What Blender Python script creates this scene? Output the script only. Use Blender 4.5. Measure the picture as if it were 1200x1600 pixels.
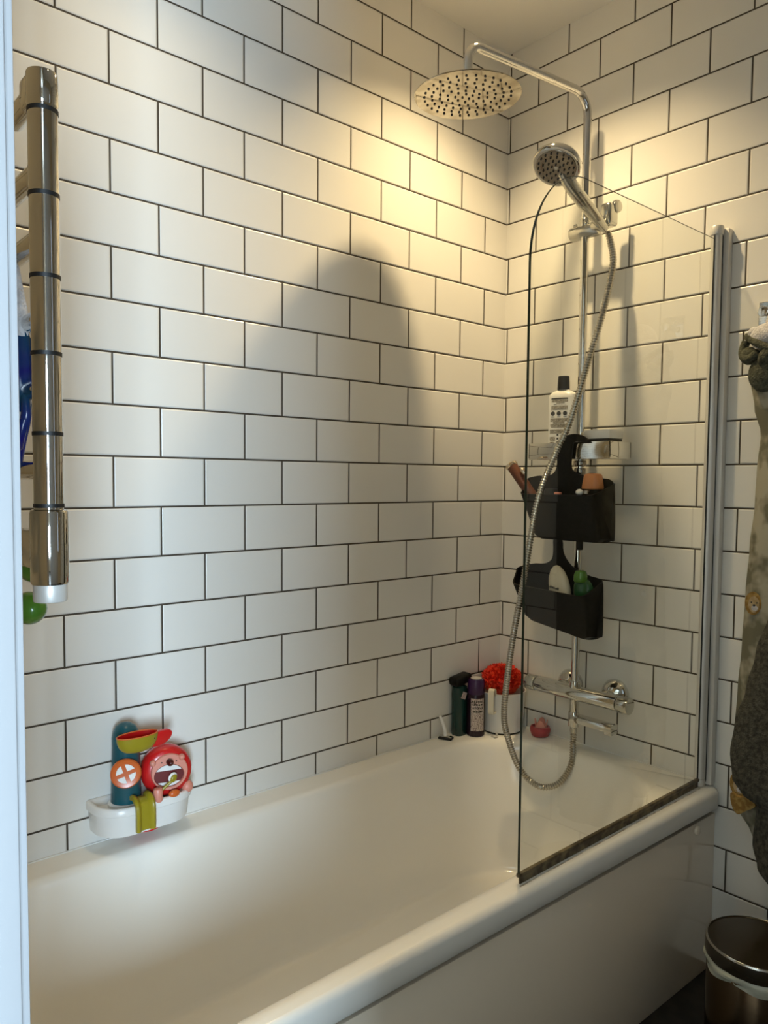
import bpy, bmesh, math, random
from mathutils import Vector, Matrix
random.seed(7)
PI = math.pi
for o in list(bpy.data.objects): bpy.data.objects.remove(o, do_unlink=True)
SC = bpy.context.scene
C = SC.collection
Z0 = 0.715          # heights in this script are measured from the first full tile line; the floor is at -0.715

# ------------------------------------------------------------------ camera
cam_d = bpy.data.cameras.new('camera'); cam = bpy.data.objects.new('camera', cam_d); C.objects.link(cam); SC.camera = cam
yaw, pit, rol = -0.8465, -0.0554, 0.0083
fw = Vector((math.sin(yaw)*math.cos(pit), math.cos(yaw)*math.cos(pit), math.sin(pit)))
r0 = Vector((math.cos(yaw), -math.sin(yaw), 0)); u0 = r0.cross(fw)
rr = r0*math.cos(rol)+u0*math.sin(rol); uu = -r0*math.sin(rol)+u0*math.cos(rol)
M = Matrix((rr, uu, -fw)).transposed().to_4x4(); M.translation = Vector((1.5004, -1.8043, 0.4720+Z0)); cam.matrix_world = M
cam_d.sensor_fit = 'VERTICAL'; cam_d.sensor_height = 36.0; cam_d.lens = 1188.09*36/1600
cam_d.shift_x = -1.55/1600; cam_d.shift_y = 15.77/1600
cam_d.clip_start = 0.02

# ------------------------------------------------------------------ world, lights, exposure
W = bpy.data.worlds.new('world'); SC.world = W; W.use_nodes = True
W.node_tree.nodes['Background'].inputs[0].default_value = (0.62, 0.78, 1.0, 1)
W.node_tree.nodes['Background'].inputs[1].default_value = 1.0
SC.view_settings.view_transform = 'Standard'; SC.view_settings.look = 'None'
SC.view_settings.exposure = 0.0; SC.view_settings.gamma = 1.0; SC.view_settings.use_curve_mapping = False

def lamp(kind, name, loc, energy, col, **kw):
    d = bpy.data.lights.new(name, kind); d.energy = energy; d.color = col
    for k, v in kw.items(): setattr(d, k, v)
    o = bpy.data.objects.new(name, d); o.location = (loc[0], loc[1], loc[2]+Z0); C.objects.link(o); return o
CEIL = 1.728
WARM = (1.0, 0.76, 0.41)
SPOTS = [(.345, -.39, 58), (.345, -1.17, 17), (1.25, -.39, 2.5), (1.25, -1.1, 2)]
for sx, sy, e in SPOTS:
    lamp('SPOT', 'downlight_lamp', (sx, sy, CEIL-.012), e, WARM, spot_size=math.radians(119), spot_blend=1.0, shadow_soft_size=0.024)
day = lamp('AREA', 'window_daylight', (2.06, -.80, .72), .3, (.78, .89, 1.0), shape='RECTANGLE', size=.50, size_y=1.10)
day.rotation_euler = (PI/2, 0, PI/2)
hall = lamp('AREA', 'hall_window_daylight', (3.36, -2.42, .42), 370, (.63, .82, 1.0), shape='RECTANGLE', size=1.26, size_y=1.16)
hall.rotation_euler = (PI/2, 0, PI/2)

# ------------------------------------------------------------------ materials
def pmat(name, col, rough=.5, metal=0., ior=1.5, coat=0., trans=0., sss=0., emit=None, alpha=1.):
    m = bpy.data.materials.new(name); m.use_nodes = True
    b = m.node_tree.nodes['Principled BSDF']
    b.inputs['Base Color'].default_value = (*col, 1); b.inputs['Roughness'].default_value = rough
    b.inputs['Metallic'].default_value = metal; b.inputs['IOR'].default_value = ior
    b.inputs['Coat Weight'].default_value = coat; b.inputs['Coat Roughness'].default_value = .05
    b.inputs['Transmission Weight'].default_value = trans
    if emit: b.inputs['Emission Color'].default_value = (*emit[0], 1); b.inputs['Emission Strength'].default_value = emit[1]
    return m
def N(m, t, **kw):
    n = m.node_tree.nodes.new(t)
    for k, v in kw.items(): setattr(n, k, v)
    return n
def math_n(m, op, a, b=None, c=None):
    n = N(m, 'ShaderNodeMath', operation=op)
    for i, v in enumerate((a, b, c)):
        if v is None: continue
        if isinstance(v, (int, float)): n.inputs[i].default_value = v
        else: m.node_tree.links.new(v, n.inputs[i])
    return n.outputs[0]
def noise_bump(m, scale, dist, strength=.3, detail=3.):
    L = m.node_tree.links; b = m.node_tree.nodes['Principled BSDF']
    g = N(m, 'ShaderNodeNewGeometry'); n = N(m, 'ShaderNodeTexNoise'); n.inputs['Scale'].default_value = scale; n.inputs['Detail'].default_value = detail
    L.new(g.outputs['Position'], n.inputs['Vector'])
    bp = N(m, 'ShaderNodeBump'); bp.inputs['Distance'].default_value = dist; bp.inputs['Strength'].default_value = strength
    L.new(n.outputs[0], bp.inputs['Height']); L.new(bp.outputs[0], b.inputs['Normal'])
    return n
def noise_colour(m, scale, ca, cb, lo=.4, hi=.6, stretch=None):
    L = m.node_tree.links; b = m.node_tree.nodes['Principled BSDF']
    g = N(m, 'ShaderNodeNewGeometry'); n = N(m, 'ShaderNodeTexNoise'); n.inputs['Scale'].default_value = scale
    v = g.outputs['Position']
    if stretch:
        mp = N(m, 'ShaderNodeMapping'); mp.inputs['Scale'].default_value = stretch; L.new(v, mp.inputs[0]); v = mp.outputs[0]
    L.new(v, n.inputs['Vector'])
    r = N(m, 'ShaderNodeValToRGB'); r.color_ramp.elements[0].position = lo; r.color_ramp.elements[1].position = hi
    r.color_ramp.elements[0].color = (*ca, 1); r.color_ramp.elements[1].color = (*cb, 1)
    L.new(n.outputs[0], r.inputs[0]); L.new(r.outputs[0], b.inputs['Base Color'])
    return r
HW = 0.100463; TH = 0.103
def tile_mat(name, axis, sign, start):
    """running-bond tiles: row = height / TH, vertical joints every 2*HW, shifted by HW on alternate rows"""
    m = pmat(name, (.80, .79, .77), .22)
    L = m.node_tree.links; b = m.node_tree.nodes['Principled BSDF']
    g = N(m, 'ShaderNodeNewGeometry'); sp = N(m, 'ShaderNodeSeparateXYZ'); L.new(g.outputs['Position'], sp.inputs[0])
    u = math_n(m, 'SUBTRACT', math_n(m, 'MULTIPLY', sp.outputs[axis], sign), start)
    v = math_n(m, 'DIVIDE', math_n(m, 'SUBTRACT', sp.outputs[2], Z0), TH)
    row = math_n(m, 'FLOOR', v)
    fv = math_n(m, 'SUBTRACT', v, row)
    even = math_n(m, 'SUBTRACT', 1.0, math_n(m, 'FLOORED_MODULO', row, 2.0))   # odd rows: joints at even multiples of HW
    u2 = math_n(m, 'ADD', math_n(m, 'DIVIDE', u, 2*HW), math_n(m, 'MULTIPLY', even, .5))
    fu = math_n(m, 'FRACT', u2)
    cu = math_n(m, 'FLOOR', u2)
    du = math_n(m, 'MULTIPLY', math_n(m, 'MINIMUM', fu, math_n(m, 'SUBTRACT', 1.0, fu)), 2*HW)
    dv = math_n(m, 'MULTIPLY', math_n(m, 'MINIMUM', fv, math_n(m, 'SUBTRACT', 1.0, fv)), TH)
    d = math_n(m, 'MINIMUM', du, dv)
    def ss(a, c):
        n = N(m, 'ShaderNodeMapRange', interpolation_type='SMOOTHSTEP'); L.new(d, n.inputs[0]); n.inputs[1].default_value = a; n.inputs[2].default_value = c
        return n.outputs[0]
    mask = ss(.0016, .0023); hgt = ss(.0015, .0045)
    # grout: brown-grey, a little dirty
    no = N(m, 'ShaderNodeTexNoise'); no.inputs['Scale'].default_value = 14; L.new(g.outputs['Position'], no.inputs['Vector'])
    gr = N(m, 'ShaderNodeMix', data_type='RGBA'); L.new(no.outputs[0], gr.inputs[0])
    gr.inputs[6].default_value = (.040, .030, .019, 1); gr.inputs[7].default_value = (.075, .058, .040, 1)
    # slight tone difference from tile to tile
    wn = N(m, 'ShaderNodeTexWhiteNoise', noise_dimensions='2D'); cb = N(m, 'ShaderNodeCombineXYZ'); L.new(cu, cb.inputs[0]); L.new(row, cb.inputs[1]); L.new(cb.outputs[0], wn.inputs['Vector'])
    tc = N(m, 'ShaderNodeMix', data_type='RGBA'); L.new(wn.outputs[0], tc.inputs[0])
    tc.inputs[6].default_value = (.78, .755, .70, 1); tc.inputs[7].default_value = (.82, .795, .74, 1)
    mx = N(m, 'ShaderNodeMix', data_type='RGBA'); L.new(mask, mx.inputs[0]); L.new(gr.outputs[2], mx.inputs[6]); L.new(tc.outputs[2], mx.inputs[7])
    L.new(mx.outputs[2], b.inputs['Base Color'])
    rg = N(m, 'ShaderNodeMapRange'); L.new(mask, rg.inputs[0]); rg.inputs[3].default_value = .8; rg.inputs[4].default_value = .27
    L.new(rg.outputs[0], b.inputs['Roughness'])
    n2 = N(m, 'ShaderNodeTexNoise'); n2.inputs['Scale'].default_value = 9; n2.inputs['Detail'].default_value = 1; L.new(g.outputs['Position'], n2.inputs['Vector'])
    hh = math_n(m, 'ADD', math_n(m, 'MULTIPLY', hgt, .0011), math_n(m, 'MULTIPLY', n2.outputs[0], .0009))
    # each tile sits at a very slightly different angle
    hh = math_n(m, 'ADD', hh, math_n(m, 'MULTIPLY', math_n(m, 'MULTIPLY', math_n(m, 'SUBTRACT', wn.outputs[0], .5), fu), .0012))
    bp = N(m, 'ShaderNodeBump'); bp.inputs['Distance'].default_value = 1.0; bp.inputs['Strength'].default_value = 1.0
    L.new(hh, bp.inputs['Height']); L.new(bp.outputs[0], b.inputs['Normal'])
    return m
M_tileL = tile_mat('white_tile_long_wall', 1, -1.0, .097379)
M_tileB = tile_mat('white_tile_end_wall', 0, 1.0, .108651)
M_ceil = pmat('ceiling_paint', (.80, .78, .74), .6); noise_bump(M_ceil, 60, .001, .2)
M_wall = pmat('wall_paint', (.48, .42, .31), .7); noise_bump(M_wall, 80, .001, .2)
M_hall = pmat('hall_paint', (.34, .29, .23), .8); noise_bump(M_hall, 50, .001, .2)
M_floor = pmat('dark_vinyl_floor', (.02, .015, .01), .5); noise_colour(M_floor, 30, (.010, .008, .006), (.022, .017, .012))
M_trim = pmat('white_gloss_paint', (.34, .34, .345), .4); noise_bump(M_trim, 90, .0006, .25)
M_door = pmat('brown_door_wood', (.12, .06, .03), .4); noise_colour(M_door, 8, (.09, .045, .022), (.18, .09, .045), stretch=(6, 6, .5))
M_enamel = pmat('white_bath_enamel', (.89, .86, .79), .10, coat=.3); noise_bump(M_enamel, 6, .0008, .15, 1.)
M_panel = pmat('glossy_bath_panel', (.84, .73, .58), .07, coat=.2); noise_bump(M_panel, 3, .002, .2, 0.)
M_chrome = pmat('chrome', (.72, .71, .68), .055, 1.); noise_bump(M_chrome, 40, .0002, .15)
M_chrome_dull = pmat('dull_chrome', (.58, .57, .53), .16, 1.); noise_bump(M_chrome_dull, 60, .0003, .2)
M_binlid = pmat('dark_bronze_lid', (.022, .016, .009), .2); noise_bump(M_binlid, 60, .0003, .2)
M_binbody = pmat('dark_bronze_steel', (.11, .075, .045), .2, 1.); noise_bump(M_binbody, 60, .0005, .2)
M_steel = pmat('brushed_dark_steel', (.38, .34, .29), .22, 1.); noise_bump(M_steel, 60, .0005, .2)
M_alu = pmat('satin_aluminium', (.70, .68, .64), .42, .35); noise_bump(M_alu, 150, .0003, .2)
M_black = pmat('black_plastic', (.0025, .0022, .002), .5, ior=1.3); noise_bump(M_black, 70, .0005, .2)
M_rubber = pmat('black_rubber', (.006, .006, .006), .5); noise_bump(M_rubber, 90, .0004, .2)
M_seal = pmat('dirty_seal', (.11, .085, .045), .45); noise_colour(M_seal, 35, (.05, .036, .018), (.17, .13, .07))
M_silic = pmat('old_sealant', (.50, .46, .38), .5); noise_colour(M_silic, 40, (.34, .29, .21), (.66, .62, .54))
M_nozz = pmat('dark_nozzle', (.016, .016, .022), .5); noise_bump(M_nozz, 200, .0002, .2)
M_water = pmat('shower_face', (.62, .58, .50), .07, 1.)
noise_colour(M_water, 26, (.27, .24, .19), (.47, .44, .38), .3, .6)
M_white = pmat('white_plastic', (.80, .79, .76), .28); noise_bump(M_white, 40, .0004, .15)
M_cream = pmat('cream_plastic', (.72, .66, .52), .35); noise_bump(M_cream, 40, .0004, .15)
M_ink = pmat('black_print', (.02, .018, .015), .5); noise_bump(M_ink, 300, .0001, .1)
M_greyink = pmat('grey_small_print', (.20, .18, .15), .5)
noise_colour(M_greyink, 520, (.07, .06, .05), (.52, .48, .40), .4, .6, stretch=(1, 1, 2.2))
M_purple = pmat('dark_purple_plastic', (.016, .004, .014), .25); noise_bump(M_purple, 40, .0004, .15)
M_purplecap = pmat('purple_cap', (.035, .009, .055), .25); noise_bump(M_purplecap, 40, .0004, .15)
M_teal = pmat('dark_teal_gel', (.003, .030, .026), .2); noise_bump(M_teal, 40, .0004, .15)
M_puff = pmat('orange_red_mesh', (.95, .055, .02), .5); noise_colour(M_puff, 120, (.85, .03, .012), (1., .10, .035))
M_red = pmat('red_plastic', (.55, .012, .012), .25); noise_bump(M_red, 40, .0004, .15)
M_deepred = pmat('deep_red_plastic', (.36, .006, .012), .3); noise_bump(M_deepred, 40, .0004, .15)
M_pink = pmat('salmon_plastic', (.68, .26, .19), .35); noise_bump(M_pink, 40, .0004, .15)
M_dkmouth = pmat('dark_red_mouth', (.13, .006, .006), .35); noise_bump(M_dkmouth, 40, .0004, .15)
M_nose = pmat('maroon_nose', (.06, .006, .006), .2); noise_bump(M_nose, 40, .0004, .15)
M_olive = pmat('olive_plastic', (.30, .24, .012), .28); noise_bump(M_olive, 40, .0004, .15)
M_toyteal = pmat('teal_plastic', (.006, .075, .095), .25); noise_bump(M_toyteal, 40, .0004, .15)
M_orange = pmat('orange_plastic', (.60, .12, .02), .28); noise_bump(M_orange, 40, .0004, .15)
M_caporange = pmat('amber_cap', (.62, .24, .085), .28); noise_bump(M_caporange, 40, .0004, .15)
M_brown = pmat('brown_leather_look', (.13, .045, .02), .32); noise_bump(M_brown, 60, .0004, .2)
M_gold = pmat('pale_gold_metal', (.85, .72, .55), .15, 1.); noise_bump(M_gold, 60, .0002, .1)
M_green = pmat('green_plastic', (.07, .19, .02), .2); noise_bump(M_green, 40, .0004, .15)
M_dkgreen = pmat('dark_green_plastic', (.012, .07, .02), .18); noise_bump(M_dkgreen, 40, .0004, .15)
M_paleb = pmat('pale_bottle', (.62, .56, .42), .3); noise_bump(M_paleb, 40, .0004, .15)
M_bag = pmat('bin_liner', (.45, .46, .38), .25); noise_bump(M_bag, 60, .003, .5)
M_light = pmat('lit_lens', (.9, .85, .7), .3, emit=((1, .82, .55), 3.0))

def sheet_glass(name, tint):
    m = bpy.data.materials.new(name); m.use_nodes = True; nt = m.node_tree; nt.nodes.clear(); L = nt.links
    out = nt.nodes.new('ShaderNodeOutputMaterial'); mx = nt.nodes.new('ShaderNodeMixShader')
    tr = nt.nodes.new('ShaderNodeBsdfTransparent'); tr.inputs[0].default_value = (*tint, 1)
    gl = nt.nodes.new('ShaderNodeBsdfGlossy'); gl.inputs['Roughness'].default_value = .03; gl.inputs[0].default_value = (1, 1, 1, 1)
    lw = nt.nodes.new('ShaderNodeLayerWeight'); lw.inputs[0].default_value = .5
    p5 = math_n(m, 'MULTIPLY_ADD', math_n(m, 'POWER', lw.outputs['Facing'], 4.0), .90, .055)
    L.new(p5, mx.inputs[0]); L.new(tr.outputs[0], mx.inputs[1]); L.new(gl.outputs[0], mx.inputs[2]); L.new(mx.outputs[0], out.inputs[0])
    return m
M_glass = sheet_glass('clear_glass', (.95, .96, .92))
M_pane = sheet_glass('window_glass', (.97, .98, .98))
M_gedge = pmat('dark_green_glass_edge', (.012, .022, .016), .12); noise_bump(M_gedge, 60, .0002, .1)

def hose_mat():
    m = pmat('chrome_hose', (.50, .47, .41), .2, 1.); noise_bump(m, 200, .0002, .2); return m
M_hose = hose_mat()

def fleece(name, a, b):
    m = pmat(name, a, .95); r = noise_colour(m, 110, a, b, .35, .65)
    L = m.node_tree.links; bs = m.node_tree.nodes['Principled BSDF']
    g = N(m, 'ShaderNodeNewGeometry'); n = N(m, 'ShaderNodeTexNoise'); n.inputs['Scale'].default_value = 260; L.new(g.outputs['Position'], n.inputs['Vector'])
    bp = N(m, 'ShaderNodeBump'); bp.inputs['Distance'].default_value = .004; bp.inputs['Strength'].default_value = .8
    L.new(n.outputs[0], bp.inputs['Height']); L.new(bp.outputs[0], bs.inputs['Normal'])
    return m
M_dktowel = fleece('charcoal_fleece', (.030, .028, .020), (.085, .078, .058))
M_olivefab = fleece('olive_fabric', (.045, .045, .028), (.10, .10, .065))
M_cloth = pmat('sage_patterned_cotton', (.22, .20, .14), .9)
noise_colour(M_cloth, 22, (.14, .13, .085), (.36, .33, .25), .42, .58)
M_whitefab = fleece('white_cotton', (.46, .44, .44), (.62, .60, .60))
M_mustard = pmat('mustard_print', (.30, .17, .04), .9); noise_colour(M_mustard, 90, (.24, .13, .03), (.38, .24, .07))
M_lionface = pmat('lion_face_print', (.42, .30, .15), .9); noise_colour(M_lionface, 90, (.36, .25, .12), (.50, .38, .22))

def swim_mat():
    m = pmat('blue_green_print', (.02, .05, .3), .25)
    L = m.node_tree.links; b = m.node_tree.nodes['Principled BSDF']
    g = N(m, 'ShaderNodeNewGeometry'); sp = N(m, 'ShaderNodeSeparateXYZ'); L.new(g.outputs['Position'], sp.inputs[0])
    n = N(m, 'ShaderNodeTexNoise'); n.inputs['Scale'].default_value = 18; L.new(g.outputs['Position'], n.inputs['Vector'])
    z = math_n(m, 'ADD', math_n(m, 'MULTIPLY', math_n(m, 'SUBTRACT', sp.outputs[2], Z0+.47), 4.6), math_n(m, 'MULTIPLY', math_n(m, 'SUBTRACT', n.outputs[0], .5), .35))
    r = N(m, 'ShaderNodeValToRGB'); L.new(z, r.inputs[0]); e = r.color_ramp.elements
    e[0].position = 0; e[0].color = (.006, .03, .06, 1); e[1].position = 1; e[1].color = (.01, .10, .05, 1)
    for p, c in ((.25, (.004, .006, .16, 1)), (.45, (.006, .05, .09, 1)), (.62, (.002, .006, .13, 1)), (.8, (.004, .05, .09, 1))):
        k = e.new(p); k.color = c
    L.new(r.outputs[0], b.inputs['Base Color']); return m
M_swim = swim_mat()

# ------------------------------------------------------------------ mesh helpers
def finish(bm, ang=38):
    bmesh.ops.recalc_face_normals(bm, faces=bm.faces)
    for f in bm.faces: f.smooth = True
    for e in bm.edges:
        if len(e.link_faces) == 2 and e.calc_face_angle(0) > math.radians(ang): e.smooth = False
def obj(name, bm, mat, parent=None, recalc=True, ang=38, origin=None):
    """link bm (built in scene coordinates) as one mesh object"""
    if recalc: finish(bm, ang)
    if parent is not None: org = Vector(parent['_o'])
    elif origin is not None: org = Vector(origin)
    else: org = Vector((0, 0, 0))
    for v in bm.verts: v.co -= org
    me = bpy.data.meshes.new(name); bm.to_mesh(me); bm.free()
    o = bpy.data.objects.new(name, me); C.objects.link(o)
    if mat: me.materials.append(mat)
    o['_o'] = org[:]
    if parent is not None: o.parent = parent
    else: o.location = (org.x, org.y, org.z+Z0)
    return o
def thing(name, label, cat, loc, group=None):
    o = bpy.data.objects.new(name, None); C.objects.link(o); o.empty_display_size = .05
    o['_o'] = tuple(loc); o.location = (loc[0], loc[1], loc[2]+Z0); o['label'] = label; o['category'] = cat
    if group: o['group'] = group
    return o
def tag(o, label, cat, group=None):
    o['label'] = label; o['category'] = cat
    if group: o['group'] = group
    return o
def struct(name, bm, mat, parent=None, ang=38):
    o = obj(name, bm, mat, parent, ang=ang)
    if parent is None: o['kind'] = 'structure'
    return o
def box(bm, a, b, bev=0., seg=2):
    ret = bmesh.ops.create_cube(bm, size=1)
    vs = ret['verts']
    for v in vs:
        v.co = Vector([a[i] + (v.co[i]+.5)*(b[i]-a[i]) for i in range(3)])
    if bev > 0:
        es = list({e for v in vs for e in v.link_edges})
        bmesh.ops.bevel(bm, geom=es, offset=bev, segments=seg, affect='EDGES', profile=.5)
    return vs
def bx(a, b, bev=0., seg=2):
    bm = bmesh.new(); box(bm, a, b, bev, seg); return bm
def loft(bm, rings, cap0=True, cap1=True, closed=True):
    vr = [[bm.verts.new(p) for p in r] for r in rings]
    n = len(vr[0])
    for i in range(len(vr)-1):
        for j in range(n if closed else n-1):
            k = (j+1) % n
            bm.faces.new((vr[i][j], vr[i][k], vr[i+1][k], vr[i+1][j]))
    if closed:
        if cap0: bm.faces.new(list(reversed(vr[0])))
        if cap1: bm.faces.new(vr[-1])
    return vr
def frame_of(d):
    d = Vector(d).normalized(); a = Vector((0, 0, 1)) if abs(d.z) < .9 else Vector((1, 0, 0))
    x = d.cross(a).normalized(); return x, d.cross(x).normalized(), d
def lathe(bm, base, axis, prof, n=32, cap0=True, cap1=True):
    """prof: list of (radius, height along axis)"""
    x, y, d = frame_of(axis); base = Vector(base)
    rings = [[base + d*h + (x*math.cos(2*PI*i/n)+y*math.sin(2*PI*i/n))*max(r, 1e-5) for i in range(n)] for r, h in prof]
    return loft(bm, rings, cap0, cap1)
def cyl(bm, p0, p1, r, n=24, bev=0.):
    p0, p1 = Vector(p0), Vector(p1); l = (p1-p0).length
    pr = [(r-bev, 0), (r-bev*.3, bev*.3), (r, bev), (r, l-bev), (r-bev*.3, l-bev*.3), (r-bev, l)] if bev else [(r, 0), (r, l)]
    lathe(bm, p0, p1-p0, pr, n)
def catmull(P, sub):
    P = [Vector(p) for p in P]; Q = [P[0]*2-P[1]] + P + [P[-1]*2-P[-2]]; out = []
    for i in range(1, len(Q)-2):
        for s in range(sub):
            t = s/sub; a, b, c, d = Q[i-1], Q[i], Q[i+1], Q[i+2]
            out.append(.5*((2*b)+(c-a)*t+(2*a-5*b+4*c-d)*t*t+(3*b-a-3*c+d)*t**3))
    out.append(P[-1]); return out
def tube(bm, pts, r, n=16, caps=True):
    pts = [Vector(p) for p in pts]; rings = []
    t0 = (pts[1]-pts[0]).normalized(); x, y, _ = frame_of(t0)
    for i, p in enumerate(pts):
        t = (pts[min(i+1, len(pts)-1)]-pts[max(i-1, 0)]).normalized()
        x = (x - t*x.dot(t)).normalized(); y = t.cross(x)
        rad = r(i) if callable(r) else r
        rings.append([p+(x*math.cos(2*PI*k/n)+y*math.sin(2*PI*k/n))*rad for k in range(n)])
    loft(bm, rings, caps, caps)
def fillet_path(pts, rads, seg=8):
    pts = [Vector(p) for p in pts]; out = [pts[0]]
    for i in range(1, len(pts)-1):
        a = (pts[i-1]-pts[i]).normalized(); b = (pts[i+1]-pts[i]).normalized(); r = rads[i-1]
        th = a.angle(b)/2; dd = r/math.tan(th); c = pts[i]+(a+b).normalized()*(r/math.sin(th))
        p0 = pts[i]+a*dd; p1 = pts[i]+b*dd; v0 = p0-c; v1 = p1-c
        ang = v0.angle(v1)
        for k in range(seg+1):
            f = k/seg; out.append(c+(v0*math.sin((1-f)*ang)+v1*math.sin(f*ang))/math.sin(ang))
    out.append(pts[-1]); return out
def rrect(x0, x1, y0, y1, r, seg=6):
    """rounded rectangle outline; r may be one radius or four (x1y1, x0y1, x0y0, x1y0)"""
    rs = r if isinstance(r, (tuple, list)) else (r,)*4; out = []
    for (cx, cy, sx, sy, a0), q in zip(((x1, y1, -1, -1, 0), (x0, y1, 1, -1, 90), (x0, y0, 1, 1, 180), (x1, y0, -1, 1, 270)), rs):
        for k in range(seg+1):
            a = math.radians(a0+90*k/seg); out.append((cx+sx*q+q*math.cos(a), cy+sy*q+q*math.sin(a)))
    return out
def prism(bm, outline, fn, t0, t1):
    """extrude a 2-D outline; fn(u, v, t) -> point"""
    loft(bm, [[Vector(fn(u, v, t0)) for u, v in outline], [Vector(fn(u, v, t1)) for u, v in outline]])
def bevel_all(bm, off, seg=2, ang=30):
    bmesh.ops.recalc_face_normals(bm, faces=bm.faces)
    es = [e for e in bm.edges if len(e.link_faces) == 2 and e.calc_face_angle(0) > math.radians(ang)]
    bmesh.ops.bevel(bm, geom=es, offset=off, segments=seg, affect='EDGES', profile=.5)
def ellipsoid(bm, c, r, rot=None, u=24, v=14):
    ret = bmesh.ops.create_uvsphere(bm, u_segments=u, v_segments=v, radius=1)
    Mx = (rot or Matrix.Identity(3))
    for w in ret['verts']: w.co = Vector(c) + Mx @ Vector((w.co.x*r[0], w.co.y*r[1], w.co.z*r[2]))
def rotate_bm(bm, centre, axis, ang):
    bmesh.ops.rotate(bm, verts=bm.verts, cent=Vector(centre), matrix=Matrix.Rotation(ang, 3, axis))

FL = -0.715; RIM = -0.262
# ------------------------------------------------------------------ the room
struct('floor', bx((-.12, -3.62, FL-.05), (3.34, .12, FL)), M_floor)
struct('ceiling', bx((-.12, -3.62, CEIL), (3.34, .12, CEIL+.05)), M_ceil)
struct('wall_left', bx((-.12, -1.76, FL), (0, .12, CEIL)), M_tileL)
struct('wall_back', bx((0, 0, FL), (2.02, .12, CEIL)), M_tileB)
# wall behind the bath's head end, with the doorway the picture is taken through
bm = bmesh.new(); box(bm, (0, -1.77, FL), (.845, -1.64, CEIL)); box(bm, (1.665, -1.77, FL), (1.92, -1.64, CEIL)); box(bm, (.845, -1.77, 1.33), (1.665, -1.64, CEIL))
struct('wall_front', bm, M_wall)
tr = bx((.845, -1.785, FL), (.860, -1.6275, 1.33), .002); struct('trim_1', tr, M_trim)
bm = bmesh.new(); box(bm, (.785, -1.640, FL), (.8555, -1.6245, 1.39), .002); box(bm, (.835, -1.640, FL), (.8545, -1.6197, 1.39), .002); struct('trim_2', bm, M_trim)
struct('trim_3', bx((1.65, -1.785, FL), (1.665, -1.624, 1.33), .003), M_trim)
# right wall with its small window, and the hall's end wall with a larger one
def pierced(name, x0, x1, ya, yb, wy0, wy1, wz0, wz1, mat):
    bm = bmesh.new()
    box(bm, (x0, ya, FL), (x1, wy0, CEIL)); box(bm, (x0, wy1, FL), (x1, yb, CEIL)); box(bm, (x0, wy0, FL), (x1, wy1, wz0)); box(bm, (x0, wy0, wz1), (x1, wy1, CEIL))
    struct(name, bm, mat)
def window(name, x, wy0, wy1, wz0, wz1):
    bm = bmesh.new()
    for a, b in (((wy0, wz0), (wy0+.045, wz1)), ((wy1-.045, wz0), (wy1, wz1)), ((wy0, wz0), (wy1, wz0+.045)), ((wy0, wz1-.045), (wy1, wz1)), (((wy0+wy1)/2-.02, wz0), ((wy0+wy1)/2+.02, wz1))):
        box(bm, (x, a[0], a[1]), (x+.035, b[0], b[1]), .003)
    w = struct(name, bm, M_trim); struct('pane', bx((x+.016, wy0+.04, wz0+.04), (x+.0175, wy1-.04, wz1-.04)), M_pane, w)
pierced('wall_right', 1.92, 2.04, -1.77, .12, -1.06, -.54, .15, 1.29, M_wall)
window('window_1', 1.95, -1.06, -.54, .15, 1.29)
pierced('wall_hall_end', 3.22, 3.34, -3.5, -1.64, -3.07, -1.77, -.24, 1.00, M_hall)
window('window_2', 3.26, -3.07, -1.77, -.24, 1.00)
struct('wall_hall_inner', bx((1.92, -1.77, FL), (3.22, -1.65, CEIL)), M_hall)
struct('wall_hall', bx((-.12, -3.62, FL), (3.34, -3.5, CEIL)), M_hall)
struct('wall_hall_side', bx((-.12, -3.5, FL), (0, -1.77, CEIL)), M_hall)
d1 = struct('door_1', bx((1.672, -1.62, FL+.005), (1.712, -.86, 1.29), .002), M_trim)
d2 = struct('door_2', bx((.35, -3.5, FL), (1.15, -3.46, 1.30), .004), M_door)
# ceiling downlights
for sx, sy, e in SPOTS:
    t = thing('ceiling_downlight', 'round recessed downlight over the bath' if (sx, sy) == SPOTS[0][:2] else 'round recessed ceiling downlight', 'light', (sx, sy, CEIL), 'recessed downlights in the ceiling')
    if (sx, sy) == SPOTS[0][:2]: t['label'] = 'round recessed downlight in the ceiling straight above the shower head'
    elif (sx, sy) == SPOTS[1][:2]: t['label'] = 'round recessed downlight in the ceiling above the head end of the bath'
    elif (sx, sy) == SPOTS[2][:2]: t['label'] = 'round recessed downlight in the ceiling outside the bath near the towels'
    else: t['label'] = 'round recessed downlight in the ceiling nearest the doorway'
    b1 = bmesh.new(); lathe(b1, (sx, sy, CEIL+.001), (0, 0, -1), [(.030, 0), (.030, .004), (.034, .006), (.043, .004), (.045, 0)], 40, False, False)
    obj('trim_ring', b1, M_chrome, t)

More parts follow.
